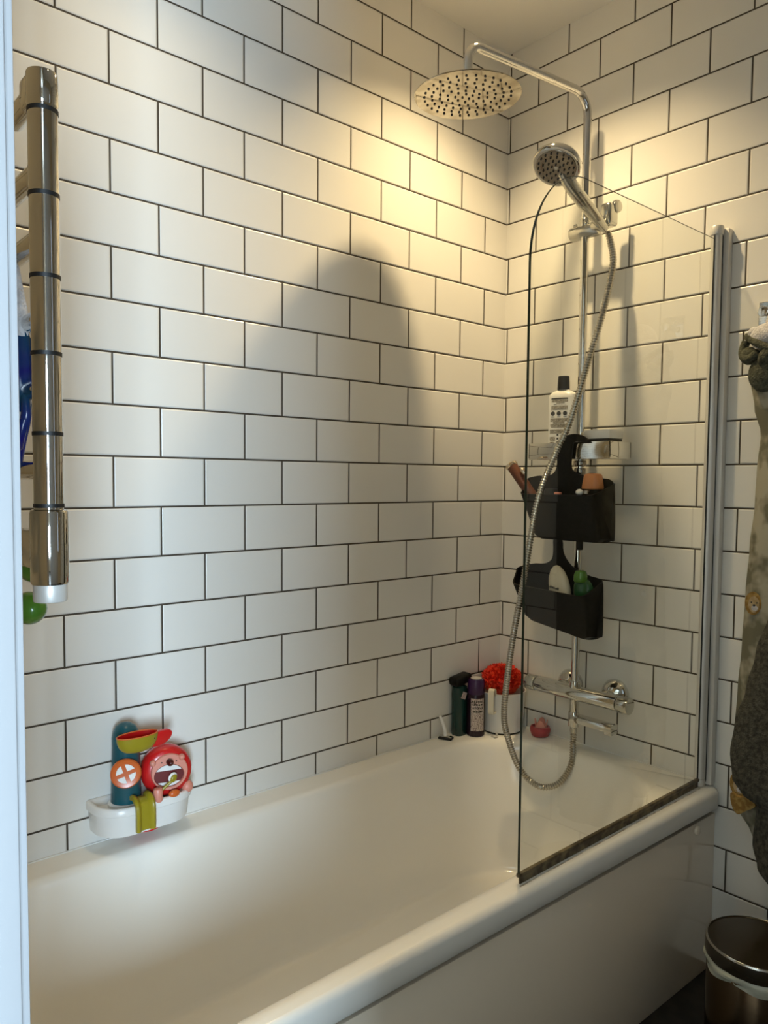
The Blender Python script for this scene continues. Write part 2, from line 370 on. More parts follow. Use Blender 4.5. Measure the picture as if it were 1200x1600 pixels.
# ------------------------------------------------------------------ bath
BX = .684; BY = -1.637
bath = thing('bathtub', 'white enamel bathtub running along the long tiled wall', 'bathtub', (0.34, -.82, FL))
NS = 12
def opening(z, x0, x1, y0, y1, r): return [Vector((x, y, z)) for x, y in rrect(x0, x1, y0, y1, r, NS)]
def outer(z, ins=0.): return [Vector((x, y, z)) for x, y in rrect(.001, BX-ins, BY+.001, -.001, (.02, .002, .002, .02), NS)]
bm = bmesh.new()
rings = [outer(RIM-.050, .005), outer(RIM-.045, 0), outer(RIM-.014, 0)]
for k in range(1, 5):
    a = k/4*PI/2; rings.append(outer(RIM-.014+.014*math.sin(a), .014*(1-math.cos(a))))
R0 = (.205, .205, .17, .17)
def op(z, ins, rr_=0): return opening(z, .068+ins*.8, .634-ins*.9, -1.56+ins*1.4, -.070-ins*.9, tuple(q-rr_ for q in R0))
rings += [op(RIM, -.006), op(RIM-.003, .006), op(RIM-.012, .014), op(RIM-.030, .020), op(RIM-.10, .036), op(RIM-.20, .060, .01), op(RIM-.30, .080, .02), op(RIM-.326, .086, .025), op(RIM-.336, .093, .03), op(RIM-.340, .104, .04), op(RIM-.341, .125, .06), op(RIM-.341, .18, .10)]
loft(bm, rings, False, True)
for v in bm.verts:
    if v.co.x > .642: v.co.x += (.013+.024*v.co.y)*(v.co.x-.642)/.042
obj('basin', bm, M_enamel, bath, ang=50)
bm = bx((.655, BY+.004, FL+.002), (.671, -.002, RIM-.067), .001)
for v in bm.verts: v.co.x += .012+.024*v.co.y
obj('side_panel', bm, M_panel, bath)
bm = bmesh.new(); cyl(bm, (.679, -.090, RIM-.084), (.6865, -.090, RIM-.084), .011, 28, .002)
obj('panel_clip', bm, M_panel, bath)
# silicone bead around the bath
bm = bmesh.new(); box(bm, (.0, BY, RIM-.001), (.004, -.0, RIM+.002), .001); box(bm, (.0, -.004, RIM-.001), (.64, 0, RIM+.002), .001)
obj('sealant_bead', bm, M_white, bath)
bm = bmesh.new(); lathe(bm, (.33, -.30, RIM-.343), (0, 0, 1), [(.032, 0), (.034, .003), (.028, .005), (.012, .004), (.004, .004)], 32); obj('waste', bm, M_chrome, bath)

# ------------------------------------------------------------------ glass bath screen
XG = .657; GT = .006
scr = thing('bath_screen', 'clear glass bath screen with rounded top corner and aluminium hinge rail', 'bath screen', (XG, 0, RIM))
gy0, gy1, gz0, gz1 = -.727, -.040, -.244, 1.037
out2 = [(gy1, gz0), (gy1, gz1)]
for k in range(25):
    a = k/24*PI/2; out2.append((gy0+.165-.165*math.sin(a), gz1-.185+.185*math.cos(a)))
out2.append((gy0, gz0))
n2 = len(out2)
bm = bmesh.new(); bm.faces.new([bm.verts.new((XG, a, b)) for a, b in out2])
obj('glass_pane', bm, M_glass, scr, recalc=False)
# polished edges of the pane (front edge and top curve)
bm = bmesh.new()
E_ = out2[1:]
def inw(i):
    a = Vector(E_[max(i-1, 0)]); b = Vector(E_[min(i+1, len(E_)-1)]); d = (b-a).normalized(); return Vector((-d.y, d.x))
rg = []
for i, (a, b) in enumerate(E_):
    n_ = inw(i); w = .0010
    # inward = towards the pane centre
    cdir = Vector((-.35-a, .4-b)); n_ = n_ if n_.dot(cdir) > 0 else -n_
    g_ = (.0016 if i < 1 else .0016+.0032*min(1, i/16))/2; w = .0008
    rg.append([Vector((XG-g_, a, b)), Vector((XG+g_, a, b)), Vector((XG+g_, a+n_.x*w, b+n_.y*w)), Vector((XG-g_, a+n_.x*w, b+n_.y*w))])
loft(bm, rg); obj('glass_edge', bm, M_gedge, scr)
bm = bmesh.new(); box(bm, (XG-.004, gy0-.002, gz0-.004), (XG+.004, gy1, gz0+.003), .001); box(bm, (XG-.0015, gy0+.003, RIM+.001), (XG+.0015, gy1, gz0-.004))
obj('bottom_seal', bm, M_seal, scr)
bm = bmesh.new(); box(bm, (.650, -.022, RIM+.004), (.680, 0, 1.062), .002); obj('wall_channel', bm, M_alu, scr)
bm = bmesh.new(); cyl(bm, (XG-.001, -.032, RIM+.020), (XG-.001, -.032, 1.050), .0125, 28); obj('hinge_tube', bm, M_alu, scr)
bm = bmesh.new(); cyl(bm, (XG-.001, -.032, 1.046), (XG-.001, -.032, 1.068), .0155, 28, .003); obj('hinge_cap', bm, M_alu, scr)
bm = bmesh.new(); cyl(bm, (XG-.001, -.032, RIM+.001), (XG-.001, -.032, RIM+.019), .013, 28, .002); obj('hinge_foot', bm, M_alu, scr)
bm = bmesh.new(); box(bm, (XG+.0080, -.0300, RIM+.012), (XG+.0105, -.0215, 1.052)); box(bm, (XG-.0015, -.0462, RIM+.020), (XG+.0015, -.0430, 1.045)); obj('gasket', bm, M_rubber, scr)
# old sealant line on the bath rim beside the screen
bm = bmesh.new(); tube(bm, catmull([(.666, -.05, RIM+.0003), (.6665, -.10, RIM+.0003), (.6645, -.25, RIM+.0003), (.6640, -.5, RIM+.0003), (.6635, -.73, RIM+.0003)], 8), .0012, 8)
obj('sealant_line', bm, M_silic, bath)

# ------------------------------------------------------------------ shower
XR, YR = .3205, -.068
sh = thing('shower_column', 'chrome rigid riser shower with round overhead rose and thermostatic bar valve', 'shower', (XR, 0, -.085))
DC = Vector((.277, -.480, 1.353)); DR = .1225
armt = 1.475
arm_pts = fillet_path([(XR, YR, -.10), (XR, YR, armt), (DC.x, DC.y, armt-.006), (DC.x, DC.y, DC.z+.012)], [.052, .038], 12)
bm = bmesh.new(); tube(bm, arm_pts, .0108, 24); obj('riser_pipe', bm, M_chrome, sh)
bm = bmesh.new(); lathe(bm, DC+Vector((0, 0, .040)), (0, 0, -1), [(.013, 0), (.0145, .004), (.0145, .018), (.012, .022), (.012, .030), (.018, .034), (.02, .038)], 28); obj('rose_joint', bm, M_chrome, sh)
tilt = Matrix.Rotation(math.radians(2.0), 3, 'X') @ Matrix.Rotation(math.radians(1.0), 3, 'Y')
bm = bmesh.new(); lathe(bm, (0, 0, 0), (0, 0, -1), [(.012, -.006), (.03, -.004), (DR-.004, -.0015), (DR-.001, -.0008), (DR, .0008), (DR-.001, .0020)], 72, True, False)
lathe(bm, (0, 0, 0), (0, 0, -1), [(DR-.001, .0020), (DR-.004, .0024), (.0001, .0024)], 72, False, True)
bmesh.ops.remove_doubles(bm, verts=bm.verts, dist=1e-5)
for v in bm.verts: v.co = DC + tilt @ v.co
rose = obj('shower_rose', bm, M_water, sh)
bm = bmesh.new()
for ring, cnt in ((0.012, 4), (.028, 9), (.046, 14), (.064, 20), (.082, 26), (.099, 30)):
    for k in range(cnt):
        a = 2*PI*k/cnt+ring*40
        c = Vector((ring*math.cos(a), ring*math.sin(a), -.002)); b4 = len(bm.verts)
        lathe(bm, c, (0, 0, -1), [(.0029, 0), (.0024, .0025)], 8, False, True)
for v in bm.verts: v.co = DC + tilt @ v.co
obj('nozzles', bm, M_nozz, rose)
# slider / hand shower holder
zh = 1.126
bm = bmesh.new(); cyl(bm, (.280, YR, zh), (.366, YR, zh), .0185, 32, .0015); obj('slider_bracket', bm, M_chrome_dull, sh)
bm = bmesh.new(); cyl(bm, (XR, YR, zh+.012), (XR, YR, zh+.032), .0145, 24, .002); cyl(bm, (.290, YR, zh+.014), (.290, YR, zh+.026), .006, 16, .002); obj('slider_button', bm, M_chrome_dull, sh)
bm = bmesh.new(); cyl(bm, (.350, YR-.004, zh+.004), (.404, YR-.012, zh+.010), .016, 28, .003)
cyl(bm, (.399, YR+.012, zh+.046), (.4125, YR+.010, zh+.046), .016, 28, .004); box(bm, (.378, YR-.022, zh-.004), (.408, YR+.018, zh+.052), .008, 3)
obj('handset_cradle', bm, M_chrome_dull, sh)
# arm/valve
zv = -.1005
bm = bmesh.new(); cyl(bm, (.196, -.068, zv), (.452, -.068, zv), .0205, 36, .002)
obj('valve_body', bm, M_chrome, sh)
bm = bmesh.new(); cyl(bm, (.162, -.068, zv), (.194, -.068, zv), .0215, 36, .003); box(bm, (.166, -.092, zv-.012), (.190, -.088, zv-.006), .001); obj('valve_knob', bm, M_chrome_dull, sh)
bm = bmesh.new(); cyl(bm, (.454, -.068, zv), (.487, -.068, zv), .0220, 36, .003); box(bm, (.460, -.093, zv+.000), (.482, -.0885, zv+.006), .001); obj('valve_knob', bm, M_chrome_dull, sh)
for x in (.262, .404):
    bm = bmesh.new(); lathe(bm, (x, -.0005, zv+.004), (0, -1, 0), [(.040, 0), (.040, .003), (.037, .011), (.029, .020), (.020, .026), (.015, .029), (.015, .050)], 40); obj('wall_flange', bm, M_chrome, sh)
bm = bmesh.new(); cyl(bm, (XR, YR, zv+.010), (XR, YR, zv+.034), .0145, 24, .002); obj('riser_collar', bm, M_chrome, sh)
bm = bmesh.new(); cyl(bm, (XR, -.070, zv-.066), (XR, -.070, zv-.016), .0125, 24); cyl(bm, (XR, -.070, zv-.092), (XR, -.070, zv-.050), .0145, 28, .002)
obj('bath_outlet', bm, M_chrome, sh)
bm = bmesh.new(); box(bm, (XR, -.090, zv-.076), (.446, -.056, zv-.058), .002); box(bm, (.424, -.088, zv-.084), (.446, -.058, zv-.070), .002)
obj('spout', bm, M_chrome, sh)
bm = bmesh.new(); cyl(bm, (XR, -.070, zv-.108), (XR, -.070, zv-.090), .0095, 20, .001); obj('hose_nut', bm, M_chrome_dull, sh)
# riser clamp lower down
bm = bmesh.new(); cyl(bm, (XR, YR, .512), (XR, YR, .528), .017, 28, .003); cyl(bm, (XR, YR, .488), (XR, YR, .508), .0155, 28, .003); obj('riser_coupling', bm, M_steel, sh)
bm = bmesh.new(); cyl(bm, (XR, 0, 1.30), (XR, YR, 1.30), .008, 16); bm.free()

# hand shower: its head, handle; hose runs from its foot
hs = thing('hand_shower', 'chrome hand shower with round nozzle head resting in the slider cradle', 'hand shower', (.392, -.088, 1.12))
foot = Vector((.392, -.086, 1.112)); hc = Vector((.384, -.283, 1.219))
nrm = Vector((.10, -.47, -.87)).normalized()
bm = bmesh.new()
hp = [foot, foot.lerp(hc, .2)+Vector((0, 0, -.001)), foot.lerp(hc, .5)+Vector((0, 0, -.004)), foot.lerp(hc, .75)+Vector((0, 0, -.002)), hc-nrm*.012]
pp = catmull(hp, 8); nn = len(pp)
tube(bm, pp, lambda i: .0105+.0065*min(1, i/(nn*.45)) if i < nn*.75 else .0165, 20); obj('handle', bm, M_chrome_dull, hs)
bm = bmesh.new(); box(bm, (-.006, -.05, -.0015), (.006, .05, .0015), .0012); dirh = (hc-foot).normalized()
xh = Vector((1, 0, 0)); zhh = xh.cross(dirh); Mh = Matrix((xh, dirh, zhh)).transposed()
mid = foot.lerp(hc, .42)+Vector((.012, -.002, -.012))
for v in bm.verts: v.co = mid + Mh @ Vector((v.co.x, v.co.y, v.co.z))
obj('grip_insert', bm, M_steel, hs)
bm = bmesh.new(); lathe(bm, hc-nrm*.006, nrm, [(.018, -.020), (.035, -.017), (.050, -.010), (.0575, 0), (.0585, .008), (.0565, .013), (.053, .0145), (.049, .0135), (.020, .0150), (.001, .0155)], 56); hd = obj('spray_head', bm, M_chrome, hs)
bm = bmesh.new(); lathe(bm, hc+nrm*.0068, nrm, [(.0475, 0), (.0475, .0022), (.036, .0030), (.034, .0024), (.018, .0026), (.001, .0026)], 48); obj('spray_plate', bm, M_steel, hd)
bm = bmesh.new(); x_, y_, _ = frame_of(nrm)
for ring, cnt in ((.010, 5), (.020, 9), (.031, 13), (.042, 18)):
    for k in range(cnt):
        a = 2*PI*k/cnt+ring*60; lathe(bm, hc+nrm*.0090+(x_*math.cos(a)+y_*math.sin(a))*ring, nrm, [(.0026, 0), (.0020, .003)], 8, False, True)
obj('nozzles', bm, M_nozz, hd)
# hose
hose_pts = [(.394, -.078, 1.108), (.400, -.072, 1.080), (.412, -.078, 1.020), (.402, -.10, .905), (.379, -.125, .783), (.352, -.160, .628), (.325, -.185, .540), (.303, -.225, .420), (.272, -.235, .220),
            (.237, -.235, .045), (.206, -.225, -.145), (.204, -.200, -.236), (.222, -.170, -.318), (.262, -.140, -.358), (.306, -.115, -.344), (.329, -.090, -.290), (.3215, -.072, -.235), (XR, -.070, -.205)]
hpp = catmull(hose_pts, 60)
# resample evenly
cum = [0]
for i in range(1, len(hpp)): cum.append(cum[-1]+(hpp[i]-hpp[i-1]).length)
tot = cum[-1]; pitch = .0068; steps = int(tot/pitch)*6; res = []; j = 0
for i in range(steps+1):
    d = tot*i/steps
    while j < len(cum)-2 and cum[j+1] < d: j += 1
    f = (d-cum[j])/max(cum[j+1]-cum[j], 1e-9); res.append(hpp[j].lerp(hpp[j+1], f))
prof = (.0064, .0082, .0088, .0088, .0082, .0064)
bm = bmesh.new(); tube(bm, res, lambda i: prof[i % 6], 14)
tag(obj('shower_hose', bm, M_hose, origin=(.3205, -.07, -.3), ang=25), 'ribbed metal shower hose looping down from the hand shower to the valve', 'shower hose')

# shelf on the riser
shelf = thing('shower_shelf', 'rectangular mirror chrome tray clamped to the shower riser', 'shelf', (XR, -.08, .531))
sx0, sx1, sy0, sy1, sz0, sz1 = .196, .448, -.128, -.030, .530, .574
bm = bmesh.new(); box(bm, (sx0, sy0, sz0), (sx1, sy1, sz0+.004), .001); box(bm, (sx0, sy0, sz0+.003), (sx1, sy0+.004, sz1), .001)
box(bm, (sx0, sy0, sz0+.003), (sx0+.004, sy1, sz1), .001); box(bm, (sx1-.004, sy0, sz0+.003), (sx1, sy1, sz1), .001); box(bm, (sx0, sy1-.004, sz0+.003), (sx1, sy1, sz1), .001)
obj('tray', bm, M_chrome, shelf)
bm = bmesh.new(); cyl(bm, (XR, YR, .576), (XR, YR, .592), .0165, 28, .002); obj('clamp', bm, M_chrome_dull, shelf)

def bottle_rings(cx, cy, z0, prof, ex=1., ey=1., n=32, yaw=0., e=2.0):
    """prof: (half-width, z); superellipse sections"""
    out = []
    for r, z in prof:
        ring = []
        for i in range(n):
            a = 2*PI*i/n; c, s = math.cos(a), math.sin(a)
            x = math.copysign(abs(c)**(2/e), c)*r*ex; y = math.copysign(abs(s)**(2/e), s)*r*ey
            ring.append(Vector((cx+x*math.cos(yaw)-y*math.sin(yaw), cy+x*math.sin(yaw)+y*math.cos(yaw), z0+z)))
        out.append(ring)
    return out
# white bottle with print
bx0, by0, bz0 = .282, -.094, .5345
wb = thing('shampoo_bottle', 'white bottle with black cap and black print standing on the chrome tray', 'bottle', (bx0, by0, bz0))
YW = math.radians(16)
bm = bmesh.new(); loft(bm, bottle_rings(bx0, by0, bz0, [(.033, 0), (.0365, .004), (.0375, .012), (.0375, .160), (.0365, .168), (.028, .175), (.018, .179), (.017, .181)], 1, .58, 40, YW, 3.2)); obj('body', bm, M_white, wb)
bm = bmesh.new(); loft(bm, bottle_rings(bx0, by0, bz0+.181, [(.0158, 0), (.0164, .002), (.0150, .032), (.0142, .036), (.006, .037)], 1, 1, 28, YW)); obj('cap', bm, M_black, wb)
# print on the front face (facing the camera side)
ux = Vector((math.cos(YW), math.sin(YW), 0)); un = Vector((math.sin(YW), -math.cos(YW), 0))
def patch(bm, u0, u1, z0, z1, off=.0225):
    c0 = Vector((bx0, by0, bz0))
    vs = []
    for (u, z) in ((u0, z0), (u1, z0), (u1, z1), (u0, z1)):
        # follow the superellipse section
        t = min(1, abs(u)/.0375); dpt = .0375*.58*(1-t**3.2)**(1/3.2)
        vs.append((u, z, dpt))
    n = 6; prev = None
    for k in range(n+1):
        u = u0+(u1-u0)*k/n; t = min(1, abs(u)/.0375); dpt = .0375*.58*(1-t**3.2)**(1/3.2)+.0003
        a = bm.verts.new(c0+ux*u+un*dpt+Vector((0, 0, z0))); b = bm.verts.new(c0+ux*u+un*dpt+Vector((0, 0, z1)))
        if prev: bm.faces.new((prev[0], a, b, prev[1]))
        prev = (a, b)
bm = bmesh.new(); g2 = bmesh.new()
patch(bm, -.026, .020, .1545, .1585)
patch(g2, -.025, .020, .1470, .1535); patch(g2, -.012, .012, .1435, .1465); patch(bm, -.019, -.010, .1405, .1420); patch(g2, -.009, .016, .1407, .1416)
patch(g2, -.026, .020, .1290, .1380); patch(g2, -.026, .020, .1262, .1280)
for k, u in enumerate((-.0205, -.004, .0130)):
    c0 = Vector((bx0, by0, bz0+.1175)); t = abs(u)/.0375; dpt = .0375*.58*(1-t**3.2)**(1/3.2)+.0008
    lathe(bm, c0+ux*u+un*(dpt-.0005), un, [(.0058, 0), (.0058, .0005)], 20, False, True)
    patch(bm, u-.0045, u+.0045, .1075, .1090)
patch(g2, -.028, .020, .0960, .1050); patch(g2, -.020, .012, .0905, .0960); patch(g2, -.028, .020, .0835, .0900); patch(g2, -.026, .018, .0800, .0833)
patch(g2, -.029, .021, .0640, .0750); patch(g2, -.029, -.013, .0450, .0560); patch(bm, .003, .019, .0530, .0610); patch(g2, .003, .019, .0490, .0525)
for k in range(4): patch(bm, -.009, -.004, .0585-.010*k, .0635-.010*k)
patch(g2, -.029, -.016, .0400, .0425); patch(bm, -.029, -.018, .030, .0370)
obj('printed_text', bm, M_ink, wb); obj('small_print', g2, M_greyink, wb)
# white jar
jr = thing('cosmetic_jar', 'wide white lidded jar with black band on the right of the chrome tray', 'jar', (.400, -.085, .5345))
bm = bmesh.new(); box(bm, (.366, -.118, .5345), (.438, -.056, .5815), .002); obj('jar_body', bm, M_black, jr)
bm = bmesh.new(); box(bm, (.363, -.120, .5810), (.441, -.054, .6040), .003); obj('lid', bm, M_white, jr)
# ------------------------------------------------------------------ caddies
def fillet_poly(P, R, n=5):
    out = []
    for i, p in enumerate(P):
        p = Vector(p); r = R[i]
        if r <= 0: out.append(p); continue
        a = (Vector(P[i-1])-p).normalized(); b = (Vector(P[(i+1) % len(P)])-p).normalized()
        th = a.angle(b)/2; dd = r/math.tan(th); c = p+(a+b).normalized()*(r/math.sin(th)); v0 = p+a*dd-c; v1 = p+b*dd-c; ang = v0.angle(v1)
        for k in range(n+1):
            f = k/n; out.append(c+(v0*math.sin((1-f)*ang)+v1*math.sin(f*ang))/math.sin(ang))
    return out
def smooth_outline(P, sub=6):
    P = [Vector((a, 0, b)) for a, b in P]; n = len(P); out = []
    for i in range(n):
        a, b, c, d = P[i-1], P[i], P[(i+1) % n], P[(i+2) % n]
        for s in range(sub):
            q = s/sub; out.append(.5*((2*b)+(c-a)*q+(2*a-5*b+4*c-d)*q*q+(3*b-a-3*c+d)*q**3))
    return [(v.x, v.z) for v in out]
def caddy(label, base, yb, back, front, bottom, yf, yo, ztop, zbot, plate):
    """open basket with an upright back plate, tapering ends and a sloping front"""
    t = thing('shower_caddy', label, 'shower caddy', base, 'black plastic hanging caddies')
    bm = bmesh.new()
    def sec(x0, x1, f0, f1, y_f, zf, ins, r):
        P = fillet_poly([(x1-ins, yb-ins*.2), (x0+ins, yb-ins*.2), (f0+ins, y_f+ins), (f1-ins, y_f+ins)], [.003, .003, r, r])
        return [Vector((p.x, p.y, zf(p.x, p.y))) for p in P]
    b0, b1 = back; f0, f1 = front; o0, o1 = bottom
    m0, m1 = (b0*.35+o0*.65), (b1*.5+o1*.5)
    rings = [sec(o0+.010, o1-.010, o0+.014, o1-.012, yo+.006, zbot, 0, .010), sec(m0, m1, o0, o1, yo, lambda x, y: zbot(x, y)+.010, 0, .014), sec(b0, b1, f0, f1, yf, ztop, 0, .022),
             sec(b0, b1, f0, f1, yf, ztop, .003, .019), sec(m0, m1, o0, o1, yo, lambda x, y: zbot(x, y)+.013, .004, .010), sec(o0+.014, o1-.014, o0+.016, o1-.016, yo+.008, lambda x, y: zbot(x, y)+.004, .001, .008)]
    loft(bm, rings); obj('basket', bm, M_black, t)
    bm = bmesh.new(); prism(bm, smooth_outline(plate, 5), lambda u, v, q: (u, q, v), yb-.003, yb+.001); obj('back_plate', bm, M_black, t)
    return t
YC = -.135
plateU = [(.203, .400), (.1985, .450), (.200, .476), (.213, .4825), (.2376, .4865), (.270, .4872), (.2890, .4960), (.2970, .5143), (.2965, .5400), (.2960, .5647), (.3034, .5790), (.3211, .5900), (.3500, .5945), (.3770, .5880), (.3915, .5755), (.3880, .5730), (.3650, .5735), (.3480, .5720), (.3440, .5500), (.3410, .5200), (.3440, .5040), (.3560, .4950), (.3720, .4890), (.4325, .4808), (.4544, .4773), (.4660, .4667), (.4695, .4400), (.4718, .3351), (.4613, .3249), (.4398, .3180), (.3500, .3190), (.2800, .3200), (.2350, .3280), (.2200, .350)]
cadU = caddy('black plastic caddy hanging right below the chrome tray, upper of the two', (.335, YC, .319), YC, (.199, .471), (.237, .458), (.250, .448), -.215, -.165,
             lambda x, y: .438+.030*(y+.215)/.08, lambda x, y: .3195, plateU)
bm = bmesh.new(); cyl(bm, (.372, -.137, .296), (.372, -.137, .325), .009, 16, .003); obj('drip_knob', bm, M_black, cadU)
plateL = [(.176, .190), (.1690, .2150), (.1700, .2290), (.1885, .2390), (.2283, .2488), (.2556, .2510), (.2746, .2560), (.2880, .2680), (.2910, .2900), (.2905, .3170), (.3000, .3182), (.3170, .3170), (.3200, .2950), (.3250, .2800), (.3370, .2640), (.3562, .2490), (.3989, .2335), (.4300, .2280), (.4410, .2190), (.4435, .1900), (.4446, .0920), (.4375, .0790), (.4172, .0700), (.3824, .0680), (.3200, .0790), (.2450, .0920), (.2150, .1100), (.1950, .1450)]
cadL = caddy('black plastic caddy hanging beneath the other one, holding the green bottle', (.305, YC, .07), YC, (.170, .443), (.208, .434), (.222, .418), -.205, -.165,
             lambda x, y: .187+.036*(y+.205)/.07+.010*max(0, min(1, (.262-x)/.045)), lambda x, y: .0965-(x-.243)*.150, plateL)

# things in the upper caddy
bt = thing('brown_tube', 'brown round tube with a gold ring leaning left out of the upper black caddy', 'tube', (.255, -.170, .41))
p0, p1 = Vector((.262, -.166, .408)), Vector((.180, -.178, .512))
ax = (p1-p0).normalized(); LN = (p1-p0).length
bm = bmesh.new(); lathe(bm, p0, ax, [(.012, 0), (.0140, .004), (.0150, LN), (.0115, LN), (.0110, LN-.03), (.001, LN-.031)], 28, True, True); obj('body', bm, M_brown, bt)
bm = bmesh.new(); lathe(bm, p1-ax*.003, ax, [(.0152, 0), (.0170, .002), (.0170, .008), (.0145, .0105), (.0115, .009), (.0112, .001)], 28, False, False); obj('gold_ring', bm, M_gold, bt)
bm = bmesh.new(); q0 = p0.lerp(p1, .66)+Vector((.0190, -.006, .014)); lathe(bm, q0, ax, [(.004, 0), (.0065, .004), (.0070, .014), (.005, .020)], 18); obj('gold_clip', bm, M_gold, bt)
ob = thing('shower_gel_bottle', 'dark upside down bottle with a peach orange cap in the upper caddy', 'bottle', (.428, -.162, .345))
bm = bmesh.new(); loft(bm, bottle_rings(.425, -.160, .350, [(.014, 0), (.018, .01), (.022, .06), (.023, .107)], 1, .7, 28, 0, 2.4)); obj('body', bm, M_black, ob)
bm = bmesh.new(); loft(bm, bottle_rings(.425, -.164, .4535, [(.0255, 0), (.0270, .003), (.0225, .032), (.020, .037), (.010, .0395)], 1, .85, 32, 0, 2.4)); obj('cap', bm, M_caporange, ob)
wt = thing('cream_tube', 'small tube with a white round cap in front of the peach capped bottle', 'tube', (.405, -.186, .36))
bm = bmesh.new(); cyl(bm, (.406, -.183, .385), (.406, -.188, .440), .007, 16, .001); obj('body', bm, M_black, wt)
bm = bmesh.new(); ellipsoid(bm, (.406, -.193, .4455), (.0105, .007, .0078)); obj('cap', bm, M_white, wt)
bm = bmesh.new(); box(bm, (.4175, -.196, .437), (.433, -.186, .4505), .002); tag(obj('razor_cartridge', bm, M_steel, origin=(.41, -.19, .43)), 'small grey cartridge lying beside the white cap in the upper caddy', 'razor cartridge')
bm = bmesh.new(); box(bm, (.340, -.208, .4385), (.357, -.196, .4445), .002); tag(obj('lip_balm', bm, M_pink, origin=(.346, -.20, .4385)), 'tiny pink stick peeking over the upper caddy rim behind the hose', 'lip balm')
bm = bmesh.new(); lathe(bm, (.300, -.164, .375), (0, 0, 1), [(.015, 0), (.018, .02), (.019, .070), (.016, .078)], 24); tag(obj('dark_jar', bm, M_rubber, origin=(.300, -.162, .375)), 'dark grey jar deep inside the left half of the upper caddy', 'jar')
# things in the lower caddy
wl = thing('lotion_bottle', 'cream white bottle leaning in the lower black caddy', 'bottle', (.33, -.160, .12))
bm = bmesh.new(); loft(bm, bottle_rings(.322, -.163, .125, [(.022, 0), (.026, .01), (.031, .045), (.031, .070), (.028, .095), (.020, .115), (.010, .126), (.002, .129)], 1, .55, 32, 0, 2.4))
for v in bm.verts: v.co.x += .022*max(0, 1-(v.co.z-.125)/.129)
obj('body', bm, M_paleb, wl)
bm = bmesh.new()
for k, (w, h) in enumerate(((.003, .004), (.004, .006), (.004, .005), (.003, .005), (.004, .004), (.004, .006))):
    box(bm, (.309+k*.0056, -.1812, .1965-k*.0008), (.309+k*.0056+w, -.1798, .1965-k*.0008+h))
obj('printed_text', bm, M_ink, wl)
gb = thing('dish_soap_bottle', 'green translucent bottle with a lighter green cap in the lower caddy', 'bottle', (.403, -.160, .11))
bm = bmesh.new(); loft(bm, bottle_rings(.401, -.159, .115, [(.012, 0), (.014, .01), (.021, .050), (.0275, .075), (.0275, .092), (.023, .102), (.014, .110)], 1, .55, 32, 0, 2.3)); obj('body', bm, M_dkgreen, gb)
bm = bmesh.new(); loft(bm, bottle_rings(.396, -.165, .2185, [(.0155, 0), (.0175, .003), (.0170, .018), (.0135, .027), (.005, .030)], 1, 1, 28)); obj('cap', bm, M_green, gb)

# ------------------------------------------------------------------ corner of the bath
pt = thing('deodorant_bottle', 'dark purple bottle with pale printed label standing on the bath corner', 'bottle', (.056, -.170, RIM))
bm = bmesh.new(); loft(bm, bottle_rings(.056, -.170, RIM, [(.0235, 0), (.0260, .003), (.0262, .110), (.0250, .118), (.0235, .122)], 1, 1, 36)); obj('body', bm, M_purple, pt)
bm = bmesh.new(); loft(bm, bottle_rings(.056, -.170, RIM+.122, [(.0245, 0), (.0255, .003), (.0245, .036), (.022, .042), (.008, .0435)], 1, 1, 36)); obj('cap', bm, M_purplecap, pt)
bm = bmesh.new(); cyl(bm, (.056, -.170, RIM+.1655), (.056, -.170, RIM+.1668), .016, 24); obj('cap_disc', bm, M_alu, pt)
def label_patch(cx, cy, r, a0, a1, z0, z1, n=10):
    bm = bmesh.new(); prev = None
    for k in range(n+1):
        a = math.radians(a0+(a1-a0)*k/n); p = Vector((cx+r*math.cos(a), cy+r*math.sin(a), 0))
        A_ = bm.verts.new(p+Vector((0, 0, z0))); B_ = bm.verts.new(p+Vector((0, 0, z1)))
        if prev: bm.faces.new((prev[0], A_, B_, prev[1]))
        prev = (A_, B_)
    return bm
M_label = pmat('pale_label', (.55, .48, .42), .5); noise_colour(M_label, 330, (.12, .06, .07), (.60, .52, .46), .40, .52, stretch=(1, 1, 2.))
lb = obj('label', label_patch(.056, -.170, .02645, -80, 10, RIM+.018, RIM+.112), M_label, pt, recalc=False)
def ring_text(bm, txt_rows, cx, cy, r):
    for (a0, a1, z0, z1) in txt_rows:
        b5 = label_patch(cx, cy, r, a0, a1, z0, z1, 3)
        me = bpy.data.meshes.new('tmp'); b5.to_mesh(me); b5.free(); bm.from_mesh(me); bpy.data.meshes.remove(me)
bm = bmesh.new(); rows = []
for rr_, (zz, hh_) in enumerate(((.101, .006), (.092, .007), (.082, .007), (.072, .006))):
    a = -72+rr_*3
    while a < -6:
        w = random.uniform(5, 12); rows.append((a, min(a+w, -2), RIM+zz, RIM+zz+hh_*random.uniform(.6, 1))); a += w+4
ring_text(bm, rows, .056, -.170, .0267); obj('printed_text', bm, M_ink, lb, recalc=False)
# teal bottle
tb = thing('shower_gel_bottle', 'dark teal bottle with a black flip cap against the long wall', 'bottle', (.023, -.208, RIM))
bm = bmesh.new(); loft(bm, bottle_rings(.022, -.203, RIM, [(.019, 0), (.021, .004), (.0215, .12), (.020, .140), (.014, .146)], .9, 1.1, 32, 0, 2.6)); obj('body', bm, M_teal, tb)
bm = bmesh.new(); box(bm, (.003, -.232, RIM+.146), (.040, -.166, RIM+.172), .008, 3); rotate_bm(bm, (.03, -.21, RIM+.158), 'X', math.radians(8)); obj('cap', bm, M_black, tb)
bm = bmesh.new(); box(bm, (.0395, -.212, RIM+.110), (.0425, -.196, RIM+.130)); rotate_bm(bm, (.04, -.21, RIM+.12), 'X', math.radians(-25)); obj('label', bm, M_label, tb)
